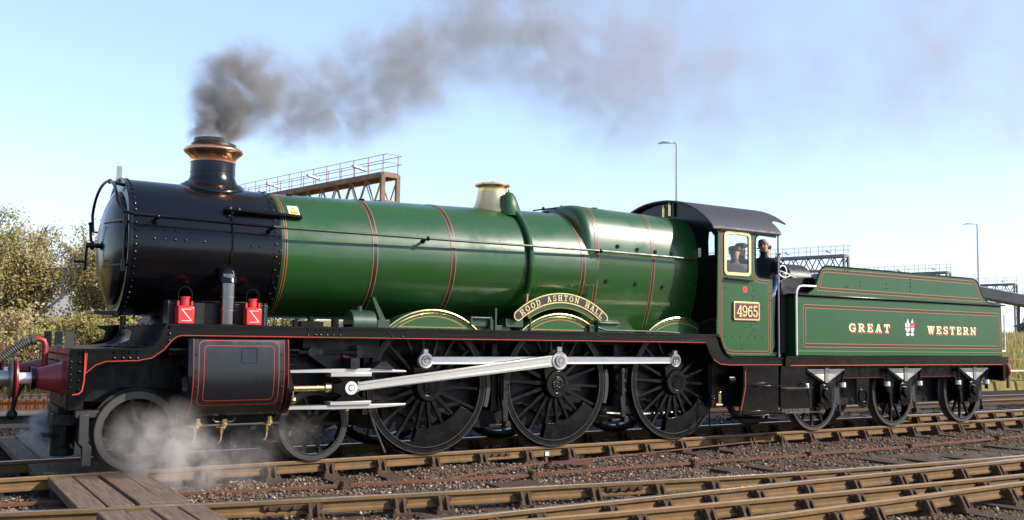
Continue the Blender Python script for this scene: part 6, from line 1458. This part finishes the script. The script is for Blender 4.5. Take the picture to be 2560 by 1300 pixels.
# ------------------------------------------------------------------ smoke and steam
def puff_mat(name, col, dens, nscale, lo, hi, aniso=.2, edge=(.25, 1.0)):
    m = bpy.data.materials.new(name); m.use_nodes = True; n = m.node_tree.nodes; l = m.node_tree.links; n.remove(n['Principled BSDF']); out = n['Material Output']
    pv = n.new('ShaderNodeVolumePrincipled'); pv.inputs['Color'].default_value = (*col, 1); pv.inputs['Anisotropy'].default_value = aniso
    g = n.new('ShaderNodeNewGeometry'); t = n.new('ShaderNodeTexNoise'); t.inputs['Scale'].default_value = nscale; t.inputs['Detail'].default_value = 5; t.inputs['Roughness'].default_value = .6; t.inputs['Distortion'].default_value = .5
    l.new(g.outputs['Position'], t.inputs['Vector'])
    r = n.new('ShaderNodeMapRange'); r.interpolation_type = 'SMOOTHSTEP'; r.inputs[1].default_value = lo; r.inputs[2].default_value = hi; l.new(t.outputs[0], r.inputs[0])
    tc = n.new('ShaderNodeTexCoord'); le = n.new('ShaderNodeVectorMath'); le.operation = 'LENGTH'; l.new(tc.outputs['Object'], le.inputs[0])
    f = n.new('ShaderNodeMapRange'); f.interpolation_type = 'SMOOTHSTEP'; f.inputs[1].default_value = edge[1]; f.inputs[2].default_value = edge[0]; l.new(le.outputs['Value'], f.inputs[0])
    mu = n.new('ShaderNodeMath'); mu.operation = 'MULTIPLY'; l.new(r.outputs[0], mu.inputs[0]); l.new(f.outputs[0], mu.inputs[1])
    m2 = n.new('ShaderNodeMath'); m2.operation = 'MULTIPLY'; m2.inputs[1].default_value = dens; l.new(mu.outputs[0], m2.inputs[0])
    l.new(m2.outputs[0], pv.inputs['Density']); l.new(pv.outputs[0], out.inputs['Volume']); MATS[name] = m; return name
bm = bmesh.new(); bmesh.ops.create_icosphere(bm, subdivisions=3, radius=1); PUFF = bpy.data.meshes.new('puff'); bm.to_mesh(PUFF); bm.free()
def puff(parent, c, r, mt, sc=(1, 1, 1)):
    me = PUFF.copy(); me.materials.clear(); me.materials.append(MATS[mt]); o = bpy.data.objects.new('puff', me); COL.objects.link(o); o.parent = parent; o.location = Vector(c)-Vector(parent.location); o.scale = (r*sc[0], r*sc[1], r*sc[2]); o['kind'] = 'stuff'
SM = thing('smoke', 'grey brown smoke drifting back from the chimney', 'smoke', (-4.93, 0, 4.1)); SM['kind'] = 'stuff'
PUFFS = [((-4.95, 0, 4.19), .30, 5.5), ((-4.83, .05, 4.47), .42, 5.0), ((-4.62, .1, 4.86), .58, 3.4), ((-4.35, .15, 5.15), .48, 2.2), ((-3.86, .3, 4.70), .60, 2.0), ((-3.5, .35, 5.0), .65, 1.6), ((-3.0, .4, 4.80), .62, 1.2), ((-2.55, .5, 5.3), .85, 1.35),
         ((-1.95, .6, 5.75), .90, 1.35), ((-1.2, .7, 5.85), .85, .85), ((-.85, .8, 6.6), .95, 1.1), ((.15, .9, 7.0), 1.25, 1.0), ((1.2, 1.0, 6.8), 1.45, .72), ((2.5, 1.1, 6.5), 1.6, .55), ((3.9, 1.2, 6.35), 1.8, .42), ((4.6, 1.4, 7.5), 1.9, .40), ((6.9, 1.6, 7.2), 2.4, .24), ((10.4, 1.8, 8.4), 3.0, .20), ((14.6, 2.0, 9.8), 3.6, .20), ((19, 2.4, 10.0), 4.2, .15)]
for i, (c, r, dn) in enumerate(PUFFS):
    mt = puff_mat('smoke_%d' % i, (.48, .45, .43), dn*(2.2 if i < 3 else 1.3 if i < 7 else 1.35 if i < 9 else .95 if i < 14 else .7), 2.0/max(.5, r)**.75, .40, .66); puff(SM, c, r*1.3, mt)
STM = thing('steam', 'white steam drifting round the leading bogie wheel and cylinder', 'steam', (-5.6, -1.2, 0)); STM['kind'] = 'stuff'
for i, (c, r, dn) in enumerate([((-5.95, -1.12, .40), .34, 2.4), ((-5.60, -1.3, .50), .32, 2.2), ((-5.72, -1.35, .16), .40, 2.6), ((-5.35, -1.45, .10), .36, 2.0), ((-5.42, -1.3, .28), .30, 2.6), ((-4.75, -1.25, .06), .38, 1.0), ((-4.1, -1.0, .42), .30, .7)]):
    mt = puff_mat('steam_%d' % i, (.93, .88, .84), dn*.85, 4.0, .34, .68); puff(STM, c, r*1.35, mt)
ST2 = thing('front_steam', 'bluish steam puff in the shade ahead of the front bogie', 'steam', (-6.8, .2, .3)); ST2['kind'] = 'stuff'
for i, (c, r, dn) in enumerate([((-6.80, .2, .40), .27, 24), ((-6.68, .3, .46), .27, 26), ((-6.66, .2, .30), .26, 22)]):
    mt = puff_mat('front_steam_%d' % i, (.95, .95, .97), dn, 5.0, .38, .68, edge=(.0, .88)); puff(ST2, c, r*1.1, mt)
